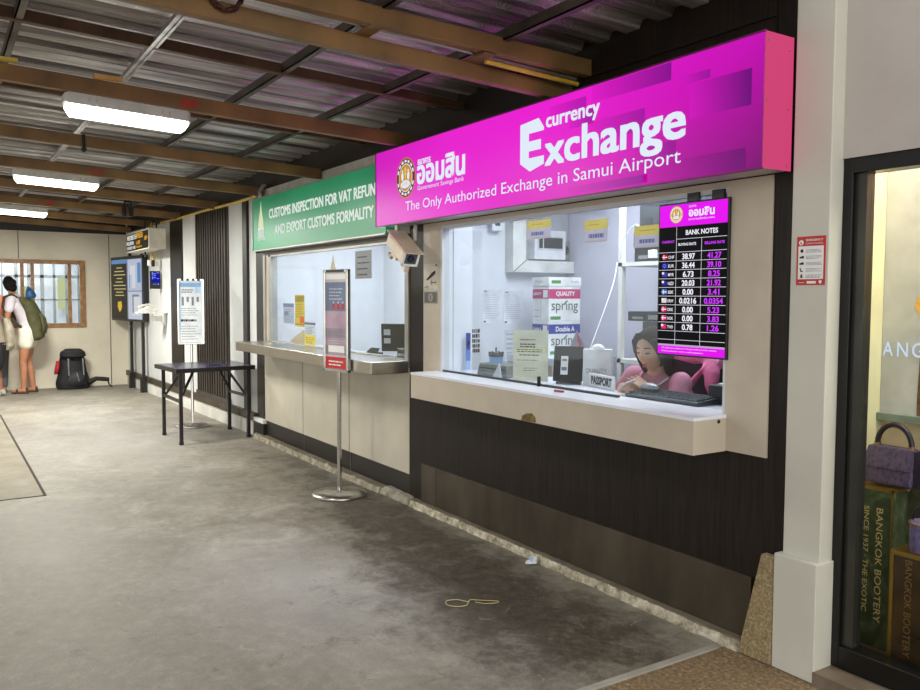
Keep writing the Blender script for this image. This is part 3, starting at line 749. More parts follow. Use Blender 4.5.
notice('metal_plate', 'small grey metal plate under the camera notice', 'plate', (-4.790, 2.7795, 1.402), X1, Z1, .178, .082, [mat('plate_silver', (150, 148, 142), .4, .5), mat('plate_grey', (96, 94, 88), .45, .3)], draw_sw)

# ------------------------------------------------------------------ floor-standing sign holders
def stand(name, label, base, top_c, ux, w, h, z0, sheet, mats, pole_top):
    t = thing(name, label, 'sign stand', base, 0, None)
    b = Vector(base)
    m = MB(); m.lathe(b, [(.198, .0), (.200, .006), (.196, .018), (.12, .026), (.03, .030), (.018, .034)], 40); m.build('base', M['steel'], t)
    ux = Vector(ux).normalized(); nn = ux.cross(Z1); o = Vector(top_c) - ux * w / 2; o.z = z0
    m = MB(); m.cyl(b + Vector((0, 0, .03)), Vector((top_c[0], top_c[1], pole_top)) - nn * .02, .016, n=14); m.build('pole', M['chrome'], t)
    m = MB(); f = .022
    for (a0, a1, c0, c1) in ((0, w, 0, f), (0, w, h - f, h), (0, f, 0, h), (w - f, w, 0, h)):
        m.obox(o + ux * (a0 + a1) / 2 + Z1 * (c0 + c1) / 2, ux, nn, Z1, a1 - a0, .03, c1 - c0)
    m.build('frame', M['chrome'], t, bevel=.003)
    for k in range(1 if 'narrow' in label else 4): m = MB(); m.obox(o + ux * (w * .5 if 'narrow' in label else w * (.2 + .2 * k)) + Z1 * (h - f / 2) + nn * .017, ux, nn, Z1, w * (.7 if 'narrow' in label else .1), .006, .018); m.build('clip', M['black'], t)
    mb = MB(); mb.obox(o + ux * w / 2 + Z1 * h / 2 - nn * .004, ux, nn, Z1, w - .01, .006, h - .01, 0)
    iw, ih = w - 2 * f, h - 2 * f; oo = o + ux * f + Z1 * f
    def R(u0, u1, v0, v1, mi, lay=1): mb.quad(oo + ux * iw * u0 + Z1 * ih * v0 + nn * (.0005 + .0006 * lay), ux, Z1, iw * (u1 - u0), ih * (v1 - v0), mi)
    def T(s, u, v, hh, ww, mi, lay=3, **k): mb.text(s, oo + ux * iw * u + Z1 * ih * v + nn * (.0005 + .0006 * lay), ux, Z1, h=hh * ih, w=ww * iw, mi=mi, **k)
    sheet(R, T); mb.build('poster', mats, t)
    return t
def sheet1(R, T):
    R(0, 1, 0, 1, 1); R(.0, 1, .60, .90, 2, 2); R(0, 1, .93, 1, 3, 2); lines(R, .15, .85, .72, .86, 4, 4, 5, .3, 3); R(0, 1, .42, .60, 5, 2)
    for k in range(3): R(.3 + k * .22, .42 + k * .22, .62 - .0 * k, .68, 6, 3); R(.33 + k * .22, .39 + k * .22, .68, .70, 4, 3)
    R(0, 1, .32, .42, 7, 2); lines(R, .1, .9, .34, .40, 3, 8, 6, .3, 3); R(0, 1, .14, .32, 5, 2); R(.08, .9, .17, .24, 3, 3); lines(R, .1, .9, .26, .31, 2, 4, 9, .3, 3); R(.02, .1, .14, .24, 8, 3); R(.86, .94, .14, .24, 8, 3)
    R(0, 1, .0, .12, 6, 2); lines(R, .12, .88, .03, .10, 2, 3, 8, .4, 3)
stand('sign_stand', 'chrome pole sign stand with a narrow red-footed poster, before the customs counter', (-5.468, 2.462, 0), (-5.462, 2.445, 0), (.985, .17, 0), .31, .735, .905, sheet1,
      [M['darkgrey'], mat('poster_greyish', (190, 186, 190), .4), mat('poster_blue_grey', (104, 116, 146), .4), M['paper'], mat('poster_pale_text', (190, 196, 210), .5), mat('poster_mauve', (178, 150, 168), .4), RED, mat('poster_lilac_grey', (150, 140, 152), .4), M['inkgrey']], .92)
def sheet2(R, T):
    R(0, 1, 0, 1, 1); R(.04, .96, .90, .97, 2, 2); R(.7, .96, .80, .90, 3, 2); lines(R, .1, .65, .81, .88, 2, 4, 5, .4, 3)
    for k in range(4): R(.10 + .22 * k, .2 + .22 * k, .60 + .06 * (k % 2), .74, 5, 2)
    lines(R, .08, .94, .44, .58, 4, 5, 7, .3, 2); lines(R, .06, .95, .34, .40, 1, 4, 8, .6, 2); lines(R, .08, .94, .05, .30, 6, 5, 9, .25, 2); R(0, .07, .2, .96, 3, 2)
stand('sign_stand', 'chrome pole sign stand with a white and pale blue poster, behind the folding table', (-9.263, 2.404, 0), (-9.34, 2.42, 0), (.251, .968, 0), .285, .73, .905, sheet2,
      [M['white'], mat('poster_white', (226, 232, 240), .4, emit=.0), mat('poster_sky', (130, 176, 222), .4), mat('poster_palesky', (176, 208, 236), .4), M['ink'], M['inkgrey']], .92)

# ------------------------------------------------------------------ folding table
tb = thing('folding_table', 'dark blue-topped black folding table standing against the left wall', 'table', (-8.50, 2.37, 0), 0)
NAVY = mat('navy_table_top', (44, 40, 66), .22, var=.1)
c0, c1, c2, c3 = Vector((-8.87, 1.925, .74)), Vector((-8.13, 1.965, .74)), Vector((-8.21, 2.76, .74)), Vector((-8.94, 2.745, .74))
m = MB(); dn = Vector((0, 0, -.028)); m.prism([c0 + dn, c1 + dn, c2 + dn, c3 + dn], (0, 0, .028)); m.build('tabletop', NAVY, tb, bevel=.006)
m = MB()
for a, b in ((c0, c1), (c1, c2), (c2, c3), (c3, c0)):
    m.bar(a + Vector((0, 0, -.022)), b + Vector((0, 0, -.022)), .014, .04)
m.build('edge_band', M['blackmetal'], tb)
legs = [Vector((-8.80, 1.99, 0)), Vector((-8.12, 1.995, 0)), Vector((-8.24, 2.70, 0)), Vector((-8.82, 2.68, 0))]
for p in legs:
    top = Vector((p.x + (.0), p.y, .71))
    g = MB().bar(p + Vector((0, 0, .02)), top, .032, .032, (1, 0, 0)).build('leg', M['blackmetal'], tb)
    MB().box(p.x - .019, p.x + .019, p.y - .019, p.y + .019, 0, .03).build('foot_cap', M['black'], g)
for a, b in ((legs[0], legs[1]), (legs[3], legs[2])):
    m = MB(); m.bar(a + Z1 * .42, b + Z1 * .42, .026, .026)
    sgn = 1 if a.y < 2.3 else -1
    for p in (a, b):
        m.bar(p + Z1 * .42 + (b - a) * (.08 if p is a else -.08), Vector((p.x, p.y + sgn * .17, .70)) + (b - a) * (.25 if p is a else -.25), .016, .022)
    m.build('brace', M['blackmetal'], tb)

# ------------------------------------------------------------------ left wall fittings
tv = thing('display_stand', 'large black display on two floor posts showing a dark notice and pictures', 'screen', (-13.35, 2.5, 0))
A_, B_ = Vector((-14.06, 2.40, 1.05)), Vector((-12.74, 2.615, 1.07)); u = (B_ - A_); W_ = u.length; u.z = 0; u.normalize(); nn = u.cross(Z1)
m = MB(); m.obox((A_ + B_) / 2 + Z1 * .49 - nn * .04, u, nn, Z1, W_, .075, .99); m.build('bezel', M['black'], tv, bevel=.005)
def RR(mb, u0, u1, v0, v1, mi, lay=1): mb.quad(A_ + u * W_ * u0 + Z1 * (-.005 + .99 * v0) + nn * (-.002 + .0012 * lay), u, Z1, W_ * (u1 - u0), .99 * (v1 - v0), mi)
m = MB(); RR(m, .03, .97, .04, .965, 0, 1); RR(m, .03, .52, .04, .90, 1, 2); RR(m, .55, .96, .48, .955, 2, 2); RR(m, .55, .96, .045, .465, 3, 2)
RR(m, .62, .78, .52, .86, 4, 3); RR(m, .84, .94, .60, .90, 5, 3); RR(m, .60, .68, .52, .72, 5, 3); RR(m, .66, .92, .10, .38, 4, 3); RR(m, .68, .72, .14, .40, 6, 4); RR(m, .68, .88, .39, .42, 6, 4); RR(m, .03, .52, .905, .96, 5, 2)
def ln(v, a, b): RR(m, a, b, v, v + .014, 7, 3)
for v, a, b in ((.83, .2, .37), (.775, .13, .43), (.72, .10, .47), (.665, .2, .37), (.61, .16, .40), (.555, .09, .48), (.50, .11, .48), (.45, .17, .40), (.40, .14, .43)): ln(v, a, b)
m.poly([A_ + u * W_ * x + Z1 * .99 * v + nn * .004 for x, v in ((.22, .22), (.23, .30), (.34, .31), (.36, .23), (.33, .17), (.28, .14), (.24, .19))], 8)
m.build('screen', [glow('tv_bluegrey', (120, 130, 160), .9), glow('tv_darkpanel', (56, 52, 44), .9), glow('tv_photo', (186, 196, 214), .9), glow('tv_photo2', (198, 204, 216), .9), glow('tv_pale', (216, 220, 226), .9),
                   glow('tv_blue', (98, 140, 190), .9), glow('tv_mid', (126, 132, 146), .9), glow('tv_text', (206, 196, 130), .9), glow('tv_gold', (222, 186, 60), .9)], tv)
for x in (-13.62, -12.86):
    y = yl(x) - .075; m = MB(); m.box(x - .03, x + .03, y - .02, y + .02, 0, 2.12); m.build('post', M['blackmetal'], tv)
    MB().box(x - .05, x + .05, y - .045, y + .025, 0, .24).build('post_foot', M['blackmetal'], tv)
m = MB(); m.tube([A_ + u * .62 + Z1 * x[1] + nn * (-.05) + u * x[0] for x in ((0, .0), (0, -.06), (.03, -.085), (.06, -.07))], .006, 6); m.build('cable', M['grey'], tv)
fs = thing('direction_sign', 'illuminated black overhead sign with white and yellow lettering, by the left wall', 'sign', (-11.8, 2.45, 2.04))
m = MB(); m.box(-12.5, -11.05, 2.35, 2.56, 2.05, 2.31); m.build('case', mat('cream_case', (210, 204, 186), .5), fs, bevel=.004)
m = MB(); m.quad((-12.48, 2.348, 2.065), X1, Z1, 1.41, .23); m.build('face', glow('sign_charcoal', (46, 42, 36), .8), fs)
def strokes(mb, x0, x1, z0, z1, y, seed, ux=X1, org=None):
    rr = random.Random(seed); x = x0; h = z1 - z0
    while x < x1 - .02:
        w = rr.uniform(.035, .07)
        for dz, hh in ((0, .2), (.4, .2), (.8, .2)):
            if rr.random() < .8: mb.quad((x, y, z0 + dz * h), X1, Z1, w, hh * h)
        for dx in (0, w - .016):
            if rr.random() < .85: mb.quad((x + dx, y - .0006, z0), X1, Z1, .016, h)
        x += w + .016
for k, (x0, x1, z0, z1) in enumerate(((-12.40, -11.83, 2.215, 2.275), (-12.45, -11.98, 2.145, 2.195), (-12.40, -11.86, 2.085, 2.125))):
    m = MB(); strokes(m, x0, x1, z0, z1, 2.345, k + 1); m.build('white_lettering', glow('sign_white_text', (236, 240, 232), .9), fs)
for k, (x0, x1, z0, z1) in enumerate(((-11.80, -11.40, 2.215, 2.285), (-11.80, -11.54, 2.135, 2.185), (-11.80, -11.45, 2.09, 2.112), (-11.28, -11.10, 2.17, 2.22))):
    m = MB(); strokes(m, x0, x1, z0, z1, 2.345, k + 4); m.build('yellow_lettering', glow('sign_yellow_text', (240, 176, 40), .9), fs)
for x, z0, z1 in ((-12.0, 2.31, 2.47), (-11.3, 2.31, 2.47), (-12.0, 1.98, 2.05)): MB().cyl((x, 2.5, z0), (x, 2.5, z1), .012).build('hanger', M['blackmetal'], fs)
ck = thing('digital_clock', 'small black wall display with glowing blue digits on the left wall', 'clock', (-12.0, 2.64, 1.54))
m = MB(); m.box(-12.04, -12.0, 2.56, 2.70, 1.54, 1.79); m.build('case', M['black'], ck, bevel=.004)
m = MB()
for y, z, w, h in ((2.585, 1.73, .012, .045), (2.605, 1.745, .03, .010), (2.605, 1.72, .03, .010), (2.645, 1.76, .035, .008), (2.585, 1.675, .012, .04), (2.605, 1.69, .025, .012), (2.645, 1.68, .035, .008), (2.60, 1.60, .02, .008), (2.63, 1.60, .012, .008), (2.66, 1.595, .014, .02)):
    m.quad((-11.997, y, z), Y1, Z1, w, h)
m.build('digits', glow('led_blue', (120, 140, 255), 1.3), ck)
m = MB(); m.quad((-11.9985, 2.57, 1.63), Y1, Z1, .12, .125); m.build('display_window', glow('led_window', (16, 18, 150), 1.0), ck)
so = thing('wall_socket', 'white double wall socket with a black plug above the blue clock', 'socket', (-12.0, 2.64, 1.86))
m = MB(); m.box(-12.03, -12.0, 2.53, 2.58, 1.86, 1.94); m.box(-12.03, -12.0, 2.62, 2.70, 1.86, 1.94); m.build('plate', M['white'], so, bevel=.003)
m = MB(); m.box(-12.03, -11.97, 2.585, 2.62, 1.85, 1.94); m.build('plug', M['black'], so, bevel=.003)
for k, (y, off) in enumerate(((2.578, -.01), (2.602, -.02), (2.66, .0))):
    o = MB().tube([(-12.02, y, 1.93), (-12.02, y + .01, 2.1), (-12.02, y - off * .5, 2.25), (-12.04, y - off, 2.42), (-12.05, y - off + .02, 2.46)], .009, 6).build('power_cable', mat('yellow_cable', (214, 186, 96), .5))
    tag(o, ['yellow cable running up from the left half of the wall socket', 'yellow cable running up from the black plug of the wall socket', 'yellow cable running up from the right half of the wall socket'][k], 'cable', 'cables over the wall socket')
sh = thing('wall_shelf', 'narrow white bracket shelf on the left wall holding a telephone', 'shelf', (-11.8, 2.53, 1.14))
m = MB(); m.box(-11.88, -11.72, 2.33, yl(-11.8), 1.205, 1.222); m.build('board', M['white'], sh)
m = MB(); m.bar((-11.8, 2.70, 1.21), (-11.8, 2.70, 1.04), .02, .02, (1, 0, 0)); m.bar((-11.8, 2.69, 1.06), (-11.8, 2.52, 1.20), .012, .012); m.build('bracket', M['white'], sh)
ph = thing('telephone', 'white corded telephone lying on the bracket shelf', 'telephone', (-11.8, 2.47, 1.222))
m = MB(); m.prism([(-11.87, 2.37, 1.222), (-11.87, 2.58, 1.222), (-11.87, 2.58, 1.26), (-11.87, 2.48, 1.30), (-11.87, 2.37, 1.25)], (.14, 0, 0)); m.build('base', mat('phone_white', (224, 224, 214), .4), ph, bevel=.008)
m = MB(); m.tube([(-11.84, 2.36, 1.275), (-11.84, 2.42, 1.31), (-11.84, 2.50, 1.32), (-11.84, 2.57, 1.29)], [.028, .018, .018, .028], 10); m.build('handset', mat('phone_grey', (190, 190, 180), .4), ph)
for k, (y, z) in enumerate(((2.56, 1.13), (2.64, 1.13))):
    m = MB(); m.box(-11.86, -11.82, y - .035, y + .035, z - .035, z + .035); o = m.build('junction_box', M['white'], bevel=.004)
    tag(o, ['left white junction box below the telephone shelf', 'right white junction box below the telephone shelf'][k], 'box', 'junction boxes below the shelf')
# ------------------------------------------------------------------ bits on the roof
def lamp(x, y0, y1, k, label):
    yc = (y0 + y1) / 2; s = .045; zc = 2.44 + (2.7 - yc) * s - .055
    t = thing('fluorescent_lamp', label, 'lamp', (x, yc, zc - .06), 0, 'fluorescent lamps under the roof')
    def pz(y): return 2.44 + (2.7 - y) * s
    def ring(y, w, a, b): return [(x - w, y, pz(y) - b), (x + w, y, pz(y) - b), (x + w, y, pz(y) - a), (x - w, y, pz(y) - a)]
    m = MB(); secs = [ring(y0, .05, .01, .05), ring(y0 + .02, .062, .0, .058), ring(y1 - .02, .062, .0, .058), ring(y1, .05, .01, .05)]
    vs = sum(secs, []); fs = [(0, 3, 2, 1), (12, 13, 14, 15)] + [(i * 4 + j, i * 4 + (j + 1) % 4, i * 4 + 4 + (j + 1) % 4, i * 4 + 4 + j) for i in range(3) for j in range(4)]
    m.add(vs, fs); m.build('housing', mat('lamp_housing_grey', (196, 198, 192), .5), t)
    m = MB(); secs = [ring(y0 + .01, .05, .058, .075), ring(y0 + .035, .056, .058, .112), ring(y1 - .035, .056, .058, .112), ring(y1 - .01, .05, .058, .075)]
    m.add(sum(secs, []), fs); m.build('diffuser', glow('lamp_diffuser', (255, 255, 246), 6.0), t)
    for y in (y0 + .14, y1 - .14):
        m = MB(); m.tube([(x + .066, y - .02, pz(y) - .02), (x + .07, y - .02, pz(y) - .06), (x + .07, y + .02, pz(y) - .06), (x + .066, y + .02, pz(y) - .02)], .003, 6); m.build('clip', M['steel'], t)
    return t
lamp(-4.93, .62, 1.28, 0, 'nearest of the three fluorescent lamps, closest to the camera')
lamp(-8.10, .61, 1.30, 1, 'middle one of the three fluorescent lamps under the roof')
lamp(-11.3, .60, 1.22, 2, 'farthest of the three fluorescent lamps, cut by the left frame edge')
REDP = mat('red_paint_mark', (196, 40, 34), .6)
for k, (x, y, s_) in enumerate(((-4.848, 1.21, '20'), (-7.978, 1.22, '19'), (-11.028, 1.15, '18'))):
    m = MB(); z = 2.44 + (2.7 - y) * .045 + .012; m.text(s_, (x + .0015, y, z), Y1, Z1, h=.05, w=.1, bold=.03)
    tag(m.build('painted_number', REDP), ['red number 20 painted on the beam of the nearest lamp', 'red number 19 painted on the beam of the middle lamp', 'red number 18 painted on the beam of the farthest lamp'][k], 'number', 'red numbers on the roof beams')
m = MB(); m.box(-4.85, -4.80, .27, .40, 2.635, 2.65); tag(m.build('tape_mark', YEL), 'yellow tape tag on the roof beam at the left frame edge', 'tag')
m = MB(); m.box(-4.85, -4.80, .76, .90, 2.610, 2.628); tag(m.build('wooden_wedge', mat('pale_wood', (206, 160, 90), .6)), 'small pale wooden wedge on top of the lamp beam', 'wedge')
# coil of dark cable hanging by the double beams
m = MB(); pts = []
for i in range(64):
    a = 2 * PI * i / 32; r = .062 + .004 * math.sin(i * 1.7); pts.append((-3.27 + .012 * math.sin(i * .9), 1.0 + r * math.cos(a), 2.63 + r * math.sin(a)))
tag(m.tube(pts, .008, 8, closed=True).build('cable_coil', mat('dark_red_cable', (64, 28, 24), .5)), 'dark red coil of cable hanging at the double roof beams', 'cable')
m = MB(); m.cyl((-6.50, .947, 2.60), (-6.50, .947, 2.50), .012, n=8); m.ball((-6.50, .947, 2.495), (.02, .02, .02), 10, 6); tag(m.build('beam_hook', M['blackmetal']), 'black hook hanging below the beam under the nearest lamp', 'hook')
ps = thing('hanging_socket', 'black two-pronged power socket hanging from a far roof beam', 'socket', (-11.0, 2.09, 2.43))
m = MB(); m.box(-11.03, -10.97, 2.03, 2.075, 2.44, 2.55); m.box(-11.03, -10.97, 2.11, 2.155, 2.44, 2.55); m.build('socket_body', M['black'], ps, bevel=.006)
m = MB(); m.tube([(-11, 2.05, 2.55), (-11, 2.06, 2.62), (-11, 2.13, 2.62), (-11, 2.135, 2.55)], .012, 8); m.build('loop', M['black'], ps)
for k, y in enumerate((1.60, 2.17)):
    m = MB(); z = 2.45 + (2.7 - y) * .047 + .075; m.box(-3.34, -3.14, y - .035, y + .035, z, z + .008); m.box(-3.215, -3.195, y - .03, y + .03, z + .008, z + .05)
    tag(m.build('beam_clamp', BEAM), ['steel clamp bridging the double beams, farther from the wall', 'steel clamp bridging the double beams, nearer the magenta sign'][k], 'clamp', 'clamps on the double beams')
m = MB(); m.tube([(-3.235, y, 2.45 + (2.7 - y) * .047 + .10) for y in (-3, 0, 1.5, 2.76)], .011, 8); tag(m.build('conduit', M['alu']), 'thin grey conduit running between the double roof beams', 'pipe')
m = MB(); m.tube([(-3.222, y, 2.45 + (2.7 - y) * .047 + .07) for y in (2.2, 2.5, 2.76)], .012, 8); tag(m.build('yellow_conduit', mat('yellow_pipe', (214, 176, 64), .5)), 'short yellow conduit end between the double roof beams', 'pipe')
m = MB(); m.tube([(x, (yl(x) if x < -8.3 else 2.78) - .03, 2.45 + .004 * math.sin(x * 3)) for x in (-11.9, -11, -10, -9, -8.4, -8.05)], .016, 8)
tag(m.build('cable_run', mat('yellow_cable', (214, 186, 96), .5)), 'yellow cable run along the top of the left wall', 'cable')
m = MB(); m.tube([(-7.95, 2.76, 2.38), (-7.95, 2.74, 2.47), (-7.95, 2.78, 2.53), (-7.95, 2.85, 2.53)], .02, 10); tag(m.build('pipe_elbow', M['alu']), 'grey bent pipe at the left end of the green sign', 'pipe')
# ------------------------------------------------------------------ loose things at the foot of the walls
m = MB(); m.prism([(-5.36, 2.725, 0), (-4.93, 2.725, 0), (-4.93, 2.728, .045), (-4.96, 2.735, .058), (-5.30, 2.745, .062), (-5.35, 2.74, .035)], (0, .06, 0))
tag(m.build('kerb_stone', mat('grey_kerb_stone', (136, 130, 116), .9, var=.25, scale=16, bump=.4), bevel=.008), 'rough broken kerb stone lying between the two counters', 'stone')
m = MB()
m.add([(-2.155, 2.735, 0), (-2.0, 2.735, 0), (-2.0, 2.787, 0), (-2.155, 2.787, 0), (-2.066, 2.752, .432), (-2.0, 2.752, .432), (-2.0, 2.787, .432), (-2.066, 2.787, .432)],
      [(0, 3, 2, 1), (4, 5, 6, 7), (0, 1, 5, 4), (1, 2, 6, 5), (2, 3, 7, 6), (3, 0, 4, 7)])
tag(m.build('guard_stone', GRAN, bevel=.006), 'buff tapered guard stone in the corner beside the pale pillar', 'stone')
m = MB(); m.add([(-3.53, 2.69, .002), (-3.49, 2.665, .004), (-3.44, 2.70, .014), (-3.47, 2.722, .045), (-3.515, 2.718, .03), (-3.485, 2.695, .03)], [(0, 1, 5), (1, 2, 5), (2, 3, 5), (3, 4, 5), (4, 0, 5)], 0)
m.add([(-3.505, 2.690, .022), (-3.47, 2.688, .022), (-3.482, 2.705, .037)], [(0, 1, 2)], 1)
tag(m.build('wrapper', [mat('wrapper_white', (206, 214, 222), .4), BLU]), 'crumpled white and blue wrapper by the kerb', 'litter')
def spline(P, k=8):
    out = []; n = len(P)
    for i in range(n - 1):
        p0, p1, p2, p3 = (Vector(P[max(0, min(n - 1, j))]) for j in (i - 1, i, i + 1, i + 2))
        for q_ in range(k):
            t_ = q_ / k; out.append(.5 * ((2 * p1) + (p2 - p0) * t_ + (2 * p0 - 5 * p1 + 4 * p2 - p3) * t_ ** 2 + (3 * p1 - p0 - 3 * p2 + p3) * t_ ** 3))
    return out + [Vector(P[-1])]
g = .004
pts = spline([(-3.19, 2.10, g), (-3.245, 2.07, g), (-3.26, 2.02, g), (-3.22, 1.995, g), (-3.175, 2.02, g), (-3.165, 2.07, g), (-3.205, 2.115, g + .003), (-3.19, 2.15, g), (-3.15, 2.20, g), (-3.125, 2.225, g), (-3.115, 2.20, g), (-3.135, 2.155, g), (-3.175, 2.125, g)])
tag(MB().tube(pts, .0018, 5).build('string', mat('pale_string', (196, 182, 130), .7)), 'thin pale looped string lying on the stained floor', 'string')
# ------------------------------------------------------------------ inside the exchange booth
PW = mat('partition_paper', (226, 228, 234), .6)
UX_ = Vector((0, 1, 0))        # sheets on the left partition face +X: text runs towards +Y
def draw_doc(seed, n, extra=None):
    def f(R, T, Pl):
        lines(R, .10, .92, .14, .90, n, 1, seed, .3); R(.08, .2, .94, .97, 2)
        R(.04, .16, .02, .07, 2)
        if extra: extra(R, T, Pl)
    return f
LG = mat('pale_grey_ink', (186, 190, 200), .7)
notice('wall_notice', 'white printed notice on the booth partition, left of the pair', 'notice', (-4.997, 3.40, 1.255), UX_, Z1, .172, .245, [PW, LG, M['darkgrey']], draw_doc(1, 11), .002, 'notices on the booth partition')
notice('wall_notice', 'white printed notice on the booth partition, right of the pair', 'notice', (-4.997, 3.590, 1.248), UX_, Z1, .182, .245, [PW, LG, M['darkgrey']], draw_doc(2, 12), .002, 'notices on the booth partition')
def draw_list(R, T, Pl): 
    for k in range(6): R(.12, .55, .08 + k * .15, .14 + k * .15, 1); R(.62, .86, .08 + k * .15, .15 + k * .15, 2)
notice('wall_notice', 'tall white list with dark bars on the booth partition, lowest of the notices', 'notice', (-4.997, 3.602, .965), UX_, Z1, .12, .235, [PW, LG, M['darkgrey']], draw_list, .002, 'notices on the booth partition')
def draw_grid(R, T, Pl):
    rr = random.Random(3)
    for k in range(5):
        for j in range(6): R(.05 + j * .15, .18 + j * .15, .03 + k * .19, .18 + k * .19 - .02 * rr.random(), rr.choice((1, 1, 2)))
notice('photo_sheet', 'sheet of small dark photographs on the booth partition', 'notice', (-4.997, 3.252, 1.035), UX_, Z1, .13, .19, [PW, M['ink'], M['inkgrey']], draw_grid, .002)
def draw_blue(R, T, Pl): R(0, 1, .55, 1, 1); R(0, 1, .25, .55, 2); R(.3, .7, .62, .78, 3)
notice('blue_banner', 'narrow blue printed strip standing at the left end of the booth window', 'banner', (-4.53, 2.95, .965), Y1, Z1, .035, .245, [mat('banner_pale', (160, 186, 226), .5), mat('banner_blue', (38, 62, 150), .5), mat('banner_mid', (92, 128, 196), .5), M['paper']], draw_blue, .004)
# wall hatch with an electricity meter
ht = thing('wall_cabinet', 'pale mitred hatch frame with a meter inside, high in the booth corner', 'cabinet', (-4.95, 3.9, 1.63))
m = MB(); m.box(-4.998, -4.90, 3.60, 3.72, 1.63, 2.25); m.box(-4.998, -4.90, 3.72, 4.19, 1.63, 1.72); m.box(-4.905, -4.898, 3.60, 3.61, 1.63, 2.25)
m.build('frame', mat('hatch_cream', (214, 216, 212), .5), ht, bevel=.006)
m = MB(); m.bar((-4.899, 3.60, 1.63), (-4.899, 3.72, 1.72), .003, .004); m.build('mitre_line', M['ink'], ht)
MB().box(-4.998, -4.985, 3.72, 4.19, 1.72, 2.25).build('back_panel', mat('hatch_grey', (176, 178, 186), .6), ht)
m = MB(); m.box(-4.985, -4.90, 3.80, 4.10, 1.73, 1.95); b_ = m.build('meter', mat('meter_white', (226, 228, 232), .4), ht, bevel=.006)
m = MB(); m.quad((-4.8985, 3.825, 1.80), Y1, Z1, .25, .105, 0); m.quad((-4.8975, 3.84, 1.815), Y1, Z1, .035, .08, 1); m.quad((-4.8975, 3.885, 1.815), Y1, Z1, .18, .08, 1)
for k in range(7): m.quad((-4.8965, 3.89 + k * .025, 1.82), Y1, Z1, .006, .07, 2)
m.build('display', [mat('meter_pale', (200, 204, 210), .4), M['ink'], M['darkgrey']], ht)
m = MB(); m.box(-4.985, -4.96, 4.10, 4.185, 1.74, 1.88); m.lathe((-4.958, 4.143, 1.81), [(.034, 0), (.036, .004), (.028, .005), (.026, .002), (.008, .002), (.008, .006)], 20, 1, axis='x')
m.build('dial', [M['grey'], M['ink']], ht)
cn = thing('conduit_box', 'grey cable trunking with a small switch box high on the booth partition', 'box', (-4.97, 3.4, 1.93))
m = MB(); m.box(-4.998, -4.97, 3.16, 3.56, 1.985, 2.015); m.build('trunking', M['grey'], cn)
m = MB(); m.box(-4.998, -4.94, 3.44, 3.54, 1.93, 2.03); m.build('switch_box', M['white_in'], cn, bevel=.004)
m = MB(); m.quad((-4.938, 3.465, 1.965), Y1, Z1, .045, .04); m.build('switch', M['darkgrey'], cn)
# stacked paper boxes
PBW = mat('paper_box_white', (230, 232, 232), .5); PBS = mat('paper_box_side', (196, 198, 196), .55)
MGB = mat('band_magenta', (190, 26, 110), .5); BLB = mat('band_blue', (28, 44, 150), .5); GRN = mat('print_green', (64, 140, 60), .5); BRN = mat('print_olive', (74, 86, 70), .5)
def paper_box(z, h, label, band, word):
    x0, x1, y0, y1 = -4.724, -4.541, 3.65, 3.94; w = y1 - y0; e = .0012
    t = thing('paper_box', label, 'box', ((x0 + x1) / 2, (y0 + y1) / 2, z), 0, 'stacked cartons of copier paper')
    MB().box(x0, x1, y0, y1, z, z + h).build('carton', PBW, t, bevel=.003)
    F = Vector((x1 + e, y0, z)); S = Vector((x0, y0 - e, z)); ws = x1 - x0
    m = MB(); m.quad(F + Z1 * h * .64, Y1, Z1, w, h * .27); m.quad(S + Z1 * h * .64, X1, Z1, ws, h * .27); m.build('band', band, t)
    m = MB(); ex = X1 * e; ey = -Y1 * e
    m.text(word, F + ex + Y1 * w * .22 + Z1 * h * .70, Y1, Z1, h=h * .15, w=w * .60, bold=.03)
    m.text(word, S + ey + X1 * ws * .06 + Z1 * h * .73, X1, Z1, h=h * .09, w=ws * .5, bold=.02); m.quad(S + ey + X1 * ws * .66 + Z1 * h * .67, X1, Z1, ws * .28, h * .21)
    m.build('band_lettering', M['paper'], t)
    m = MB(); m.text('spring', F + ex + Y1 * w * .08 + Z1 * h * .22, Y1, Z1, w=w * .84, h=h * .36, bold=.0)
    m.build('spring_lettering', BRN, t)
    m = MB(); m.quad(F + ex + Y1 * w * .05 + Z1 * h * .05, Y1, Z1, w * .32, h * .09)
    m.poly([F + ex * 2 + Y1 * w * u + Z1 * h * v for u, v in ((.46, .50), (.56, .60), (.60, .585), (.52, .49))]); m.build('green_marks', GRN, t)
    m = MB(); m.quad(S + ey + X1 * ws * .52, X1, Z1, .003, h * .62)
    for v in (.30, .12): m.quad(S + ey + X1 * ws * .08 + Z1 * h * v, X1, Z1, ws * .38, .003)
    m.build('carton_seam', M['inkgrey'], t)
    return t
paper_box(1.03, .247, 'lower carton of copier paper with a blue band, behind the counter notice', BLB, 'Double A')
paper_box(1.277, .25, 'upper carton of copier paper with a magenta band, under the white lid', MGB, 'QUALITY')
pb = thing('box_lid', 'white lid with green print on top of the copier paper cartons', 'lid', (-4.63, 3.79, 1.527))
MB().box(-4.727, -4.538, 3.647, 3.943, 1.527, 1.59).build('lid', PBW, pb)
m = MB(); m.quad((-4.5365, 3.67, 1.545), Y1, Z1, .085, .022, 1); m.text('5 pls', (-4.5365, 3.92, 1.545), Y1, Z1, h=.022, w=.07, mi=0, align='r'); m.text('5 pls', (-4.69, 3.6455, 1.545), X1, Z1, h=.022, w=.08, mi=0); m.build('print', [M['inkgrey'], GRN], pb)
bt = thing('storage_cabinet', 'white cabinet under the copier paper cartons', 'cabinet', (-4.6, 3.8, .02))
m = MB(); m.box(-4.9, -4.35, 3.55, 4.1, .02, 1.03); m.build('body', M['white_in'], bt, bevel=.004)
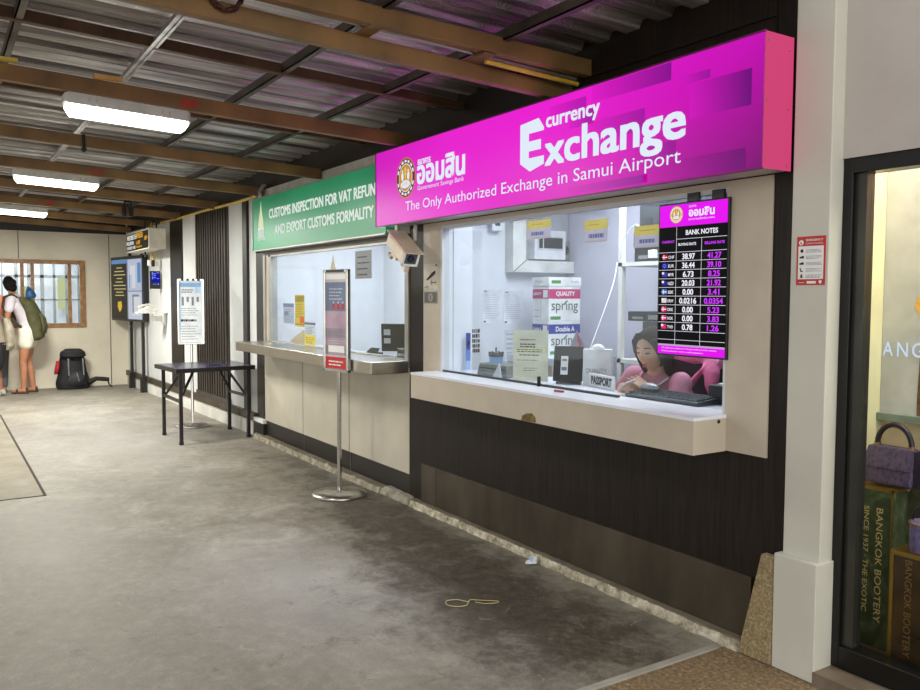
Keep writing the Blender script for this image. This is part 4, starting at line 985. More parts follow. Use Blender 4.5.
for k in range(2): m = MB().box(-4.88, -4.37, 3.545, 3.55, .1 + .46 * k, .52 + .46 * k); dr = m.build('door', M['pale'], bt); MB().box(-4.66, -4.58, 3.53, 3.545, .3 + .46 * k, .32 + .46 * k).build('handle', M['steel'], dr)
# things standing on the counter behind the glass
CZ = .961
ux = Vector((.14, .13, 0)).normalized()
def draw_notice(R, T, Pl):
    R(.10, .97, .56, .66, 3); R(.12, .95, .57, .65, 4, 1.5)
    lines(R, .2, .82, .80, .84, 1, 1, 31, .5, 3); lines(R, .2, .80, .66, .76, 2, 1, 32, .5, 3); lines(R, .12, .92, .57, .645, 2, 1, 33, .4, 3); lines(R, .18, .85, .50, .54, 1, 1, 34, .5, 3)
    lines(R, .10, .80, .40, .44, 1, 2, 35, .4, 3); lines(R, .3, .72, .20, .29, 2, 2, 36, .3, 3)
nt = notice('counter_notice', 'cream printed notice in a clear holder standing on the counter behind glass', 'notice', (-3.865, 2.845, CZ), ux, Z1, .205, .296, [mat('cream_paper', (222, 220, 196), .5), M['ink'], M['inkgrey'], mat('highlight_edge', (204, 202, 150), .6), mat('highlight_yellow', (228, 226, 176), .6)], draw_notice, .004)
mo = thing('card_terminal', 'black tilted display back with a white label beside the cream notice', 'screen', (-3.53, 2.99, CZ))
c = Vector((-3.535, 2.985, CZ + .115)); u_ = Vector((.75, .62, 0)).normalized(); n_ = u_.cross(Z1); vz = (Z1 - n_ * .25).normalized(); n_ = u_.cross(vz)
m = MB(); m.obox(c, u_, n_, vz, .165, .012, .20); m.build('panel', M['black'], mo, bevel=.004)
m = MB(); m.obox(c + n_ * .008 - u_ * .02 - vz * .01, u_, n_, vz, .04, .002, .105, 0); m.obox(c + n_ * .0095 - u_ * .02 + vz * .02, u_, n_, vz, .028, .001, .012, 1); m.obox(c + n_ * .0095 - u_ * .02 - vz * .03, u_, n_, vz, .03, .001, .02, 1); m.build('label_sticker', [M['paper'], M['inkgrey']], mo)
m = MB(); m.obox(c - n_ * .05 - Z1 * .105, u_, n_, Z1, .14, .10, .016); m.bar(c - n_ * .01 - vz * .05, c - n_ * .06 - Z1 * .105, .05, .012); m.build('foot', M['black'], mo)
m = MB(); m.add([(-3.66, 3.1, CZ + .20), (-3.60, 3.1, CZ + .30), (-3.56, 3.12, CZ + .22), (-3.52, 3.12, CZ + .19)], [(0, 1, 2), (0, 2, 3)], 0); m.add([(-3.60, 3.095, CZ + .30), (-3.555, 3.10, CZ + .21), (-3.51, 3.10, CZ + .18), (-3.585, 3.095, CZ + .23)], [(0, 1, 2, 3)], 1)
m.tube([(-3.585, 3.11, CZ), (-3.585, 3.11, CZ + .22)], .004, 6, 1)
tag(m.build('paper_pennant', [mat('pennant_lilac', (176, 170, 190), .6), mat('pennant_red', (210, 70, 92), .6)]), 'red and lilac paper pennant sticking up behind the black display', 'flag')
bg = thing('paper_bag', 'white paper carrier bag with grey QUALITY lettering behind the counter', 'bag', (-3.33, 3.05, CZ))
ub = Vector((.75, .66, 0)).normalized(); nb = ub.cross(Z1); c = Vector((-3.42, 3.10, CZ + .10))
m = MB(); m.obox(c, ub, nb, Z1, .155, .06, .20); m.build('bag_body', PBW, bg)
m = MB(); m.text('QUALITY', c - ub * .062 + nb * .031 - Z1 * .035, ub, Z1, h=.03, w=.115); m.obox(c + nb * .0305 + ub * .02 - Z1 * .045, ub, nb, Z1, .07, .0006, .003); m.build('lettering', M['inkgrey'], bg)
m = MB(); m.ball(c + Z1 * .10, (.05, .025, .03), 10, 6); m.build('tissue', M['paper'], bg)
pp = thing('passport_plate', 'white plate lettered PASSPORT standing on the counter behind the glass', 'sign', (-3.28, 3.0, CZ))
u_ = Vector((.25, -.055, 0)).normalized(); n_ = u_.cross(Z1); o = Vector((-3.415, 3.038, CZ))
m = MB(); m.obox(o + u_ * .13 + Z1 * .036, u_, n_, Z1, .27, .012, .072); m.build('plate', M['paper'], pp, bevel=.002)
m = MB(); m.text('PASSPORT', o + u_ * .03 + n_ * .0075 + Z1 * .015, u_, Z1, h=.046, w=.215, bold=.04); m.build('lettering', M['ink'], pp)
kb = thing('keyboard', 'dark keyboard lying along the counter in front of the seated woman', 'keyboard', (-2.7, 2.93, CZ))
m = MB(); m.prism([(-2.96, 2.865, CZ), (-2.96, 3.01, CZ), (-2.96, 3.01, CZ + .032), (-2.96, 2.865, CZ + .018)], (.46, 0, 0)); m.build('case', mat('keyboard_dark', (42, 46, 52), .45), kb, bevel=.004)
m = MB()
for r in range(5):
    for k in range(15): m.box(-2.945 + k * .029, -2.945 + k * .029 + .024, 2.875 + r * .027, 2.875 + r * .027 + .022, CZ + .018 + r * .0026, CZ + .027 + r * .0026)
ko = m.build('keys', mat('key_grey', (74, 80, 86), .5), kb); ko['kind'] = 'stuff'
mu = thing('computer_mouse', 'black and silver computer mouse resting on the keyboard', 'mouse', (-2.87, 2.95, CZ + .034))
m = MB(); m.ball((-2.87, 2.945, CZ + .046), (.058, .033, .026), 18, 10); m.build('shell', mat('mouse_silver', (150, 152, 156), .3, .3), mu)
m = MB(); m.lathe((-2.87, 2.945, CZ + .036), [(.030, 0), (.0335, .005), (.031, .011)], 18); o = m.build('base', M['black'], mu); o.scale = (1.75, 1, 1)
m = MB(); m.box(-3.30, -3.26, 2.70, 2.706, CZ, CZ + .007); o = MB().bar((-3.29, 2.69, CZ + .006), (-3.235, 2.70, CZ + .006), .014, .010).build('pen_cap', mat('dull_red', (150, 70, 84), .5)); tag(o, 'small red pen cap lying on the outer counter ledge', 'pen')
m = MB(); m.box(-3.535, -3.528, 2.765, 2.785, CZ, CZ + .055); tag(m.build('glass_clip', M['black']), 'small black upright glass clip on the counter edge', 'clip')
# weighing scale with a stamp holder
sc_ = thing('grey_case', 'flat grey equipment case on the counter by the booth window', 'case', (-4.1, 2.95, CZ))
m = MB(); m.prism([(-4.30, 2.88, CZ), (-3.98, 2.88, CZ), (-3.98, 2.88, CZ + .075), (-4.27, 2.88, CZ + .075)], (0, .17, 0)); m.build('body', mat('case_grey', (122, 124, 120), .5), sc_, bevel=.006)
m = MB(); m.box(-4.26, -3.99, 2.875, 2.88, CZ + .045, CZ + .05); m.build('lid_line', M['darkgrey'], sc_)
sh_ = thing('stamp_holder', 'blue and black round stamp holder on top of the grey case', 'stamp holder', (-4.20, 2.95, CZ + .075))
m = MB(); m.cyl((-4.20, 2.96, CZ + .075), (-4.20, 2.96, CZ + .115), .042, n=20); m.build('base', mat('stamp_blue', (112, 156, 206), .4), sh_)
m = MB(); m.lathe((-4.20, 2.96, CZ + .115), [(.046, 0), (.048, .012), (.03, .02), (.006, .024), (.005, .055), (.001, .06)], 20)
for k in range(6): a = k * PI / 3; m.cyl((-4.20 + .04 * math.cos(a), 2.96 + .04 * math.sin(a), CZ + .12), (-4.20 + .04 * math.cos(a), 2.96 + .04 * math.sin(a), CZ + .145), .008, n=8)
m.build('rack', M['black'], sh_)
m = MB(); m.prism([(-4.06, 2.83, CZ), (-3.96, 2.83, CZ), (-4.01, 2.85, CZ + .09)], (0, .004, 0)); tag(m.build('acrylic_stand', mat('clear_acrylic', (206, 212, 222), .1)), 'small triangular clear acrylic stand in front of the grey case', 'stand')
# price stickers on the glass
def draw_st(seed):
    def f(R, T, Pl): R(0, 1, .52, 1, 1); lines(R, .2, .8, .74, .80, 1, 2, seed, .6, 3); lines(R, .2, .85, .12, .40, 1, 3, seed + 1, .7, 2); R(0, 1, -.1, 0, 4)
    return f
SM = [mat('sticker_lavender', (206, 210, 244), .5, emit=.12), mat('sticker_yellow', (232, 222, 120), .5, emit=.12), mat('sticker_olive', (190, 178, 96), .5), mat('sticker_blue', (126, 138, 206), .5), mat('sticker_edge', (214, 214, 230), .5)]  # faint glow added to the sheets in place of light passing through
for k, (x0, x1, z0, z1, lb) in enumerate(((-3.68, -3.47, 1.775, 1.868, 'leftmost yellow and lavender sticker on the booth glass, before the hatch'), (-3.20, -3.03, 1.733, 1.835, 'middle yellow and lavender sticker on the booth glass'), (-2.845, -2.675, 1.690, 1.782, 'rightmost yellow and lavender sticker, touching the rate screen'))):
    notice('glass_sticker', lb, 'sticker', (x0, 2.7985, z0), X1, Z1, x1 - x0, z1 - z0, SM, draw_st(50 + k), .001, 'stickers on the booth glass')
# equipment rack behind the clerk
rk = thing('equipment_rack', 'white-framed equipment rack with dark back behind the seated woman', 'rack', (-3.2, 3.9, .02))
m = MB()
for x in (-3.90, -2.42):
    for y in (3.70, 4.10): MB().box(x, x + .032, y, y + .032, .02, 2.1).build('post', M['white'], rk)
for z in (1.03, 1.645): MB().box(-3.90, -2.39, 3.70, 4.13, z, z + .025).build('shelf', M['white'], rk)
MB().box(-3.87, -2.40, 4.12, 4.13, .05, 2.1).build('back_panel', mat('rack_back', (112, 118, 130), .5), rk)
def dev(name, label, cat, x0, x1, y0, y1, z0, z1, mt, face=None):
    t = thing(name, label, cat, ((x0 + x1) / 2, (y0 + y1) / 2, z0))
    m = MB(); m.box(x0, x1, y0, y1, z0, z1); m.build('case', mt, t, bevel=.004)
    m = MB()
    for k in range(5): m.box(x0 + (x1 - x0) * (.06 + .18 * k), x0 + (x1 - x0) * (.18 + .18 * k), y0 - .004, y0, z0 + (z1 - z0) * .2, z0 + (z1 - z0) * (.45 + .2 * (k % 2)))
    m.build('front_panel', face or M['darkgrey'], t)
    return t
dev('network_switch', 'black network device on the upper shelf of the rack', 'network device', -3.80, -3.15, 3.74, 4.0, 1.67, 1.76, M['black'], M['grey'])
dev('network_recorder', 'dark recorder stacked on the black network device', 'recorder', -3.83, -3.30, 3.76, 4.02, 1.76, 1.86, mat('recorder_dark', (34, 36, 42), .5))
dev('mesh_box', 'tall dark grey box topping the stack on the rack', 'box', -3.82, -3.2, 3.80, 4.08, 1.86, 2.06, mat('mesh_dark', (58, 62, 70), .6))
dev('printer', 'dark printer on the middle shelf of the rack', 'printer', -3.70, -3.0, 3.72, 4.08, 1.055, 1.30, M['darkgrey'], M['black'])
dev('tray_unit', 'black paper tray unit on top of the dark printer', 'tray', -3.85, -3.1, 3.74, 4.08, 1.30, 1.36, M['black'], M['grey'])
m = MB(); m.box(-3.56, -3.53, 3.66, 3.70, 1.70, 1.73); 
tag(MB().box(-3.66, -3.60, 3.715, 3.738, 1.69, 1.74).build('power_adapter', M['white_in'], bevel=.004), 'small white power adapter before the black network device', 'adapter')
m = MB(); m.tube([(-3.62, 3.68, 1.78), (-3.66, 3.68, 1.86), (-3.72, 3.67, 1.90), (-3.78, 3.68, 1.88), (-3.85, 3.68, 1.80), (-3.88, 3.68, 1.70)], .003, 6); tag(m.build('network_cable', M['white']), 'white network cable looping over the top rack shelf', 'cable')
m = MB(); m.tube(spline([(-3.89, 3.68, 1.67), (-3.84, 3.62, 1.60), (-3.745, 3.5, 1.50), (-3.66, 3.33, 1.30), (-3.60, 3.18, 1.10), (-3.56, 3.10, .975)]), .003, 6); tag(m.build('hanging_cable', M['white']), 'white cable sagging from the rack down to the counter', 'cable')
dev('document_boxes', 'blue and white document boxes on the low rack level', 'boxes', -3.85, -3.3, 3.74, 4.05, .55, .80, mat('docs_white', (190, 196, 206), .6), BLU)
fc = thing('filing_cabinet', 'black cabinet at the right end of the booth, behind the pink jacket', 'cabinet', (-2.35, 3.4, .02))
m = MB(); m.box(-2.66, -2.09, 3.42, 3.69, .02, 1.24); m.build('body', M['black'], fc, bevel=.006)
for k in range(3): d_ = MB().box(-2.64, -2.11, 3.412, 3.42, .08 + .38 * k, .43 + .38 * k).build('drawer', M['black'], fc); MB().box(-2.42, -2.32, 3.40, 3.412, .3 + .38 * k, .315 + .38 * k).build('handle', M['steel'], d_)
pr = thing('receipt_printer', 'black receipt printer with white paper at the counter right end', 'printer', (-2.45, 3.1, CZ))
m = MB(); m.box(-2.56, -2.31, 3.0, 3.06, CZ, 1.05); m.box(-2.56, -2.31, 3.06, 3.24, .98, 1.05); m.build('case', M['black'], pr, bevel=.006)
m = MB(); m.box(-2.53, -2.33, 3.03, 3.2, 1.05, 1.056); m.build('paper', M['paper'], pr)
# ------------------------------------------------------------------ customs window: papers and screen
UXL = Vector((1, 0, 0))
def draw_g(R, T, Pl):
    for k in range(4): lines(R, .15, .88, .12 + .21 * k, .18 + .21 * k, 1, 1, 60 + k, .8)
notice('glass_notice', 'grey printed notice stuck high on the customs glass', 'notice', (-5.905, 2.8035, 1.585), X1, Z1, .285, .215, [mat('grey_sheet', (150, 154, 158), .5), M['darkgrey']], draw_g, .001)
def draw_y(R, T, Pl): R(.02, .98, .78, .96, 3); lines(R, .1, .9, .3, .75, 8, 1, 70, .3); R(.5, .95, .12, .32, 2); R(0, 1, .05, .1, 3)
YG = [mat('leaflet_yellow', (196, 178, 54), .5), mat('leaflet_olive', (122, 106, 30), .6), mat('leaflet_orange', (206, 84, 38), .5), mat('leaflet_dark', (150, 134, 34), .6)]
notice('glass_leaflet', 'tall yellow leaflet with an orange corner on the customs glass', 'leaflet', (-7.19, 2.8035, 1.17), X1, Z1, .23, .29, YG, draw_y, .001)
def draw_b(R, T, Pl): R(0, 1, .82, 1, 1); lines(R, .1, .9, .1, .75, 8, 2, 71, .35); R(.1, .5, .4, .6, 1)
notice('glass_leaflet', 'blue-grey printed leaflet at the left of the customs glass', 'leaflet', (-7.49, 2.8035, 1.19), X1, Z1, .27, .19, [mat('leaflet_blue', (150, 166, 192), .5), mat('leaflet_darkblue', (96, 112, 146), .5), M['inkgrey']], draw_b, .001)
def draw_by(R, T, Pl): R(0, 1, 0, .45, 1); R(0, 1, .9, 1, 2); lines(R, .1, .9, .5, .85, 5, 2, 72, .35); lines(R, .1, .9, .08, .4, 4, 3, 73, .3)
notice('glass_leaflet', 'blue over yellow leaflet low on the customs glass', 'leaflet', (-6.96, 2.8035, 1.015), X1, Z1, .25, .20, [mat('leaflet_paleblue', (196, 208, 222), .5), mat('leaflet_lemon', (222, 204, 80), .5), mat('leaflet_slate', (90, 100, 116), .5), mat('leaflet_olive', (122, 106, 30), .6)], draw_by, .001)
m = MB(); m.prism([(-7.66, 2.9, .985), (-7.05, 2.9, .985), (-7.05, 2.9, 1.09), (-7.25, 2.9, 1.13)], (0, .004, 0))
tag(m.build('leaflet_pile', mat('leaflet_tan', (206, 180, 140), .6)), 'tan leaflet propped behind the customs glass', 'leaflet')
cm = thing('computer_monitor', 'black computer monitor behind the customs window', 'monitor', (-5.35, 3.0, .985))
m = MB(); m.add([(-5.50, 2.86, 1.02), (-5.20, 3.05, 1.02), (-5.22, 3.04, 1.22), (-5.52, 2.85, 1.22)], [(0, 1, 2, 3)])
m = MB(); a_ = Vector((-5.56, 2.86, 1.03)); u_ = Vector((.62, .785, 0)).normalized(); n_ = u_.cross(Z1); tl = (Z1 - n_ * -.12).normalized()
m.obox(a_ + u_ * .18 + tl * .11, u_, u_.cross(tl), tl, .36, .025, .21); m.build('panel', M['black'], cm, bevel=.004)
m = MB(); m.obox(a_ + u_ * .18 - n_ * .06 - Z1 * .039, u_, n_, Z1, .16, .12, .012); m.bar(a_ + u_ * .18 - n_ * .05 - Z1 * .05, a_ + u_ * .18 - n_ * .02 + Z1 * .08, .04, .03); m.build('stand', M['black'], cm)
m = MB()
for z, h in ((.15, .045), (.085, .04)): m.obox(a_ + u_ * .045 + tl * z - n_ * -.014, u_, n_, tl, .05, .002, h)
m.build('sticky_labels', M['paper'], cm)
dp = thing('desk_printer', 'small black printer beside the customs monitor', 'printer', (-5.12, 2.97, .985))
m = MB(); m.box(-5.27, -5.07, 2.83, 2.88, .985, 1.075); m.build('case', M['black'], dp, bevel=.008)
MB().box(-5.26, -5.08, 2.825, 2.83, 1.02, 1.035).build('paper_slot', M['grey'], dp)
m = MB(); m.box(-5.80, -5.62, 2.85, 2.90, .985, 1.02); m.prism([(-5.80, 2.85, 1.02), (-5.62, 2.85, 1.02), (-5.64, 2.88, 1.05), (-5.78, 2.88, 1.05)], (0, .004, 0)); tag(m.build('desk_calculator', M['black']), 'small black desk device in front of the customs monitor', 'calculator')
m = MB(); m.box(-6.62, -6.60, 2.84, 2.86, .985, 1.19); tag(m.build('glass_post', M['grey']), 'thin grey upright post inside the customs glass', 'post')
# pale pagoda reflection-like decal on the customs glass
m = MB(); c = -6.33; y = 2.8035
m.poly([(c - a, y, z) for a, z in ((.055, 1.64), (.05, 1.69), (.02, 1.74), (.004, 1.79))] + [(c + a, y, z) for a, z in ((.004, 1.79), (.02, 1.74), (.05, 1.69), (.055, 1.64))]); m.quad((c - .05, y, 1.60), X1, Z1, .03, .035); m.quad((c + .02, y, 1.60), X1, Z1, .03, .035)
tag(m.build('window_decal', mat('decal_cream', (206, 200, 170), .5)), 'small cream spire decal on the customs glass', 'decal')
# ------------------------------------------------------------------ the shop window at the right
sf = MB(); FR = mat('black_window_frame', (16, 16, 15), .3, .2)
sf.box(-1.824, -1.785, 2.85, 2.93, .05, 1.962); sf.box(-1.785, 1.4, 2.85, 2.93, 1.905, 1.962); sf.box(-1.785, 1.4, 2.85, 2.93, .048, .135)
w4 = struct(sf.build('window_4', FR, bevel=.003))
m = MB(); m.box(-1.785, -1.742, 2.87, 2.92, .135, 1.905); m.build('sash_frame', mat('dark_grey_sash', (58, 58, 52), .25, .4), w4)
MB().box(-1.742, 1.4, 2.895, 2.901, .135, 1.905).build('pane', M['glass'], w4)
CRS = mat('shop_cream_wall', (226, 220, 176), .6, var=.03)
m = MB(); m.box(-2.0, -1.97, 2.96, 3.405, .0, 2.3); struct(m.build('wall_shop_left', CRS))
m = MB(); m.box(-2.0, 1.4, 3.405, 3.46, 0, 2.3); struct(m.build('wall_shop_back', mat('shop_peach_wall', (224, 202, 170), .6)))
m = MB(); m.box(-2.0, 1.4, 2.95, 3.405, 2.3, 2.34); struct(m.build('ceiling_shop', M['white_in']))
m = MB(); m.box(-1.97, 1.4, 2.93, 3.405, .03, .055); struct(m.build('floor_shop', mat('shop_dark_floor', (70, 52, 36), .3)))
po = thing('shop_poster', 'large fashion poster with white lettering at the back of the shop window', 'poster', (-1.4, 3.39, .95))
m = MB(); m.box(-1.968, -.6, 3.39, 3.403, .965, 2.2); m.build('sheet', mat('poster_grey', (190, 190, 192), .5), po)
m = MB(); y = 3.3885
def fr(u, v, Y=3.42):   # helper kept in metres: u,v already plane coordinates
    return (u, Y, v)
m.poly([(x, y, z) for x, z in ((-1.80, 1.62), (-1.815, 1.74), (-1.812, 1.85), (-1.79, 1.96), (-1.765, 2.06), (-1.4, 2.06), (-1.4, 1.45), (-1.78, 1.45), (-1.785, 1.55))], 0)
m.poly([(x, y - .001, z) for x, z in ((-1.78, 1.56), (-1.80, 1.50), (-1.835, 1.42), (-1.80, 1.36), (-1.78, 1.31), (-1.5, 1.28), (-1.4, 1.6), (-1.72, 1.68))], 1)
m.poly([(x, y - .0005, z) for x, z in ((-1.79, 1.36), (-1.805, 1.25), (-1.812, 1.05), (-1.812, .967), (-1.4, .967), (-1.4, 1.36))], 2)
m.build('figure_print', [mat('print_skin', (206, 160, 136), .5), mat('print_mustard', (222, 166, 70), .5, var=.15, scale=20), mat('print_brown', (92, 66, 46), .6, var=.4, scale=60)], po)
for k, ch in enumerate('ANG'): MB().text(ch, (-1.962 + .062 * k, y - .003, 1.207), X1, Z1, h=.060, w=.044, bold=.0).build('lettering', WH, po)
m = MB(); m.box(-1.968, -.6, 3.365, 3.4055, .935, .965); tag(m.build('poster_ledge', mat('grey_green_ledge', (126, 140, 130), .4)), 'grey-green ledge under the fashion poster', 'ledge')
def marble():
    t = NT('green_marble'); p = t.pos(); n1 = t.noise(6, 8, p, .7, 1.5)
    col = t.ramp(n1, [(.3, (46, 56, 36)), (.5, (66, 78, 50)), (.62, (92, 104, 70)), (.68, (136, 142, 106)), (.74, (70, 82, 54))]); t.bsdf(col, .22); return t.m
GM = marble(); GOLD = mat('brass_edge', (176, 138, 60), .3, .9); GOLDT = mat('gold_letters', (206, 178, 112), .4, .2, emit=.15)
pd = thing('display_plinth', 'green marble display plinth with gold vertical lettering in the shop window', 'plinth', (-1.83, 3.22, .055))
m = MB(); m.box(-1.925, -1.755, 3.13, 3.36, .055, .692); m.build('block', GM, pd)
m = MB()
for x in (-1.757, ): m.box(x, x + .006, 3.126, 3.132, .055, .70)
m.box(-1.928, -1.751, 3.126, 3.363, .690, .700); m.build('brass_edge', GOLD, pd)
m = MB(); dnv = Vector((0, 0, -1))
for tx, xx, hh, ww in (('BANGKOK BOOTERY', -1.815, .027, .46), ('SINCE 1937 · THE EXOTIC', -1.866, .021, .43)): MB().text(tx, (xx, 3.127, .62), dnv, X1, h=hh, w=ww).build('lettering', GOLDT, pd)
p2 = thing('display_plinth', 'low brown glass plinth with brass edges, right of the green plinth', 'plinth', (-1.55, 3.0, .055))
m = MB(); m.box(-1.650, -1.42, 2.955, 3.10, .055, .512); m.build('block', mat('brown_smoked_glass', (66, 46, 22), .15, .2, var=.3, scale=8), p2)
m = MB(); m.box(-1.654, -1.416, 2.951, 3.104, .510, .526); m.box(-1.654, -1.642, 2.951, 2.956, .055, .512); m.build('brass_edge', GOLD, p2)
m = MB(); m.text('BANGKOK BOOTERY', (-1.60, 2.953, .50), dnv, X1, h=.026, w=.36); m.build('lettering', mat('reflected_gold', (140, 104, 50), .4, .3), p2)  # dim letters painted on for text reflected in the brown glass
def handbag(name, label, c, w, d, h, mt, gus):
    t = thing('handbag', label, 'handbag', c, 0, 'handbags in the shop window'); x, y, z = c
    m = MB(); vs = []
    for zz, ww, dd in ((0, 1, 1), (.08, 1.02, 1.02), (.6, .95, .75), (1, .86, .35)):
        vs += [(x - w / 2 * ww, y - d / 2 * dd, z + .008 + h * zz), (x + w / 2 * ww, y - d / 2 * dd, z + .008 + h * zz), (x + w / 2 * ww, y + d / 2 * dd, z + .008 + h * zz), (x - w / 2 * ww, y + d / 2 * dd, z + .008 + h * zz)]
    m.add(vs, [(0, 3, 2, 1), (12, 13, 14, 15)] + [(i * 4 + j, i * 4 + (j + 1) % 4, i * 4 + 4 + (j + 1) % 4, i * 4 + 4 + j) for i in range(3) for j in range(4)])
    m.build('body', mt, t, bevel=.008)
    for s_ in (-1, 1):
        m = MB(); m.prism([(x + s_ * w * .505, y - d * .46, z + .012), (x + s_ * w * .505, y + d * .46, z + .012), (x + s_ * w * .44, y + d * .16, z + h * .98), (x + s_ * w * .44, y - d * .16, z + h * .98)], (s_ * .003, 0, 0)); m.build('gusset', gus, t)
    m = MB(); m.add([(x - w * .45, y - d * .20, z + h * 1.02), (x + w * .45, y - d * .20, z + h * 1.02), (x + w * .50, y - d * .445, z + h * .50), (x - w * .50, y - d * .445, z + h * .50), (x - w * .45, y + d * .20, z + h * 1.02), (x + w * .45, y + d * .20, z + h * 1.02)], [(3, 2, 1, 0), (0, 1, 5, 4)])
    o = m.build('flap', mt, t); o.modifiers.new('s', 'SOLIDIFY').thickness = .006
    m = MB(); a = [(x + w * .34 * math.cos(PI - PI * i / 14), y, z + h + .012 + h * .55 * math.sin(PI * i / 14)) for i in range(15)]; m.tube(a, .011, 10); m.build('handle', gus, t)
    m = MB()
    for s_ in (-1, 1): m.tube([(x + s_ * w * .34, y, z + h - .005), (x + s_ * w * .34, y, z + h + .016)], .013, 10)
    for a_ in (-1, 1):
        for b_ in (-1, 1): m.cyl((x + a_ * w * .42, y + b_ * d * .38, z), (x + a_ * w * .42, y + b_ * d * .38, z + .01), .006, n=8)
    m.build('metal_fittings', GOLD, t); return t
def leather(name, a, b):
    t = NT(name); v = t.n('ShaderNodeTexVoronoi'); v.inputs['Scale'].default_value = 70; t.l(t.pos((1, 1, .55)), v.inputs['Vector'])
    t.bsdf(t.ramp(v.outputs['Distance'], [(.1, b), (.6, a)]), .32, 0, v.outputs['Distance'], .4, .004); return t.m
PUR = leather('purple_reptile_leather', (84, 70, 98), (54, 44, 66)); PUD = mat('dark_plum_leather', (34, 24, 40), .35)
handbag('h', 'purple leather handbag with arched handle on the green marble plinth', (-1.808, 3.225, .700), .205, .12, .150, PUR, PUD)
handbag('h', 'dark brown handbag at the right frame edge, behind the purple one', (-1.56, 3.28, .74), .2, .1, .14, mat('dark_brown_leather', (44, 30, 22), .35), PUD)
m = MB(); m.box(-1.67, -1.44, 3.22, 3.34, .055, .74); tag(m.build('display_plinth', mat('dark_plinth', (40, 34, 24), .3), bevel=.004), 'dark plinth carrying the brown handbag', 'plinth')
bk = thing('bucket_bag', 'small lilac cylindrical bag on the low brown plinth', 'handbag', (-1.565, 3.02, .526))
m = MB(); m.lathe((-1.565, 3.02, .526), [(.050, 0), (.054, .01), (.055, .10), (.050, .112), (.045, .108), (.043, .06)], 28); m.build('body', leather('lilac_woven_leather', (116, 100, 136), (84, 72, 102)), bk)
m = MB(); m.tube([(-1.565 + .05 * math.cos(PI * i / 10), 3.02, .635 + .06 * math.sin(PI * i / 10)) for i in range(11)], .005, 8); m.build('handle', PUD, bk)
m = MB(); m.tube([(-1.565 + .0552 * math.cos(2 * PI * i / 24), 3.02 + .0552 * math.sin(2 * PI * i / 24), .632) for i in range(24)], .004, 6, closed=True); m.build('gold_rim', GOLD, bk)
# ------------------------------------------------------------------ people
def skin_mat(name, c, lip=None, mouth=None):
    t = NT(name); n1 = t.noise(9, 4, t.coords())
    col = t.ramp(n1, [(.3, tuple(x * .93 for x in c)), (.7, tuple(min(255, x * 1.05) for x in c))])
    b = t.bsdf(col, .5, spec=.35); b.inputs['Subsurface Weight'].default_value = .08; b.inputs['Subsurface Radius'].default_value = (.02, .008, .004)
    return t.m
def basis(fwd, up):
    f = Vector(fwd).normalized(); u = Vector(up); u = (u - f * u.dot(f)).normalized(); r = f.cross(u)   # r = person's right
    return f, u, r
def g_(a, b, s): return math.exp(-((a - b) / s) ** 2)
def add_head(mb, c, f, u, r, s=1.0, nu=56, nv=40):
    """skull with brow, sockets, nose, lips, chin; local: x = person's left, y = forward, z = up"""
    R = Matrix((-r, f, u)).transposed()
    def fn(d, q):
        x, y, z = q
        if z < 0:                                   # jaw narrows
            k = min(1, -z / .115); x *= 1 - .34 * k ** 1.4; y *= 1 - (.10 if y > 0 else .30) * k
        if y > 0:
            fr = max(0, d.y) ** .6
            y -= .006 * fr * (g_(x, 0, .05))
            y += fr * (.020 * g_(x, 0, .011) * g_(z, -.028, .017) + .009 * g_(x, 0, .009) * g_(z, -.004, .022) + .007 * g_(abs(x), .012, .009) * g_(z, -.034, .010))
            y -= fr * (.011 * g_(abs(x), .031, .017) * g_(z, .006, .014))
            y += fr * (.005 * g_(abs(x), .030, .022) * g_(z, .028, .010))
            y += fr * (.006 * g_(x, 0, .020) * g_(z, -.060, .008) + .006 * g_(x, 0, .017) * g_(z, -.071, .007) - .004 * g_(x, 0, .022) * g_(z, -.0655, .003))
            y += fr * (.009 * g_(x, 0, .02) * g_(z, -.098, .016)) + fr * .006 * g_(abs(x), .042, .02) * g_(z, -.028, .022)
        return Vector((x, y, z)) * s
    mb.ball(c, (.073, .093, .115), nu, nv, 0, fn, R)
    for sx in (-1, 1):                              # ears
        mb.ball(Vector(c) + r * sx * .072 * s - f * .008 * s - u * .012 * s, (.010 * s, .020 * s, .031 * s), 10, 8, 0, None, R)
def head_pt(c, f, u, r, s, x, y, z): return Vector(c) + (-r * x + f * y + u * z) * s
def add_hand(mb, w, d, palm, s=1.0, curl=.5, spread=.12, side=1):
    """hand rooted at wrist w, pointing along d, palm normal `palm`; side = +1: thumb on d x palm side"""
    d = Vector(d).normalized(); n = Vector(palm); n = (n - d * n.dot(d)).normalized(); t = d.cross(n) * side; w = Vector(w)
    for k in range(4):
        a = w + d * .015 * s + t * (.014 - .010 * k) * s; b = w + d * .085 * s + t * (.030 - .020 * k) * s
        mb.cone(a, .013 * s, b, .0105 * s, 8)
    for k, L in enumerate((.070, .080, .074, .058)):
        p = w + d * .085 * s + t * (.030 - .020 * k) * s; dd = (d + t * spread * (1.5 - k) * .5).normalized(); ang = 0
        for j, fr in enumerate((.45, .32, .23)):
            ang += curl * (.5, .8, .6)[j]
            q = p + (dd * math.cos(ang) + n * math.sin(ang)) * L * fr * s
            mb.cone(p, (.0092 - .0010 * j) * s, q, (.0086 - .0011 * j) * s, 8, k=3); p = q
    p = w + d * .025 * s + t * .022 * s; dirs = ((d * .65 + t * .75 + n * .25), (d * .85 + t * .45 + n * .4), (d * .95 + t * .15 + n * .45))
    for j, L in enumerate((.038, .030, .026)):
        q = p + dirs[j].normalized() * L * s; mb.cone(p, (.0125 - .0015 * j) * s, q, (.0112 - .0016 * j) * s, 8, k=3); p = q
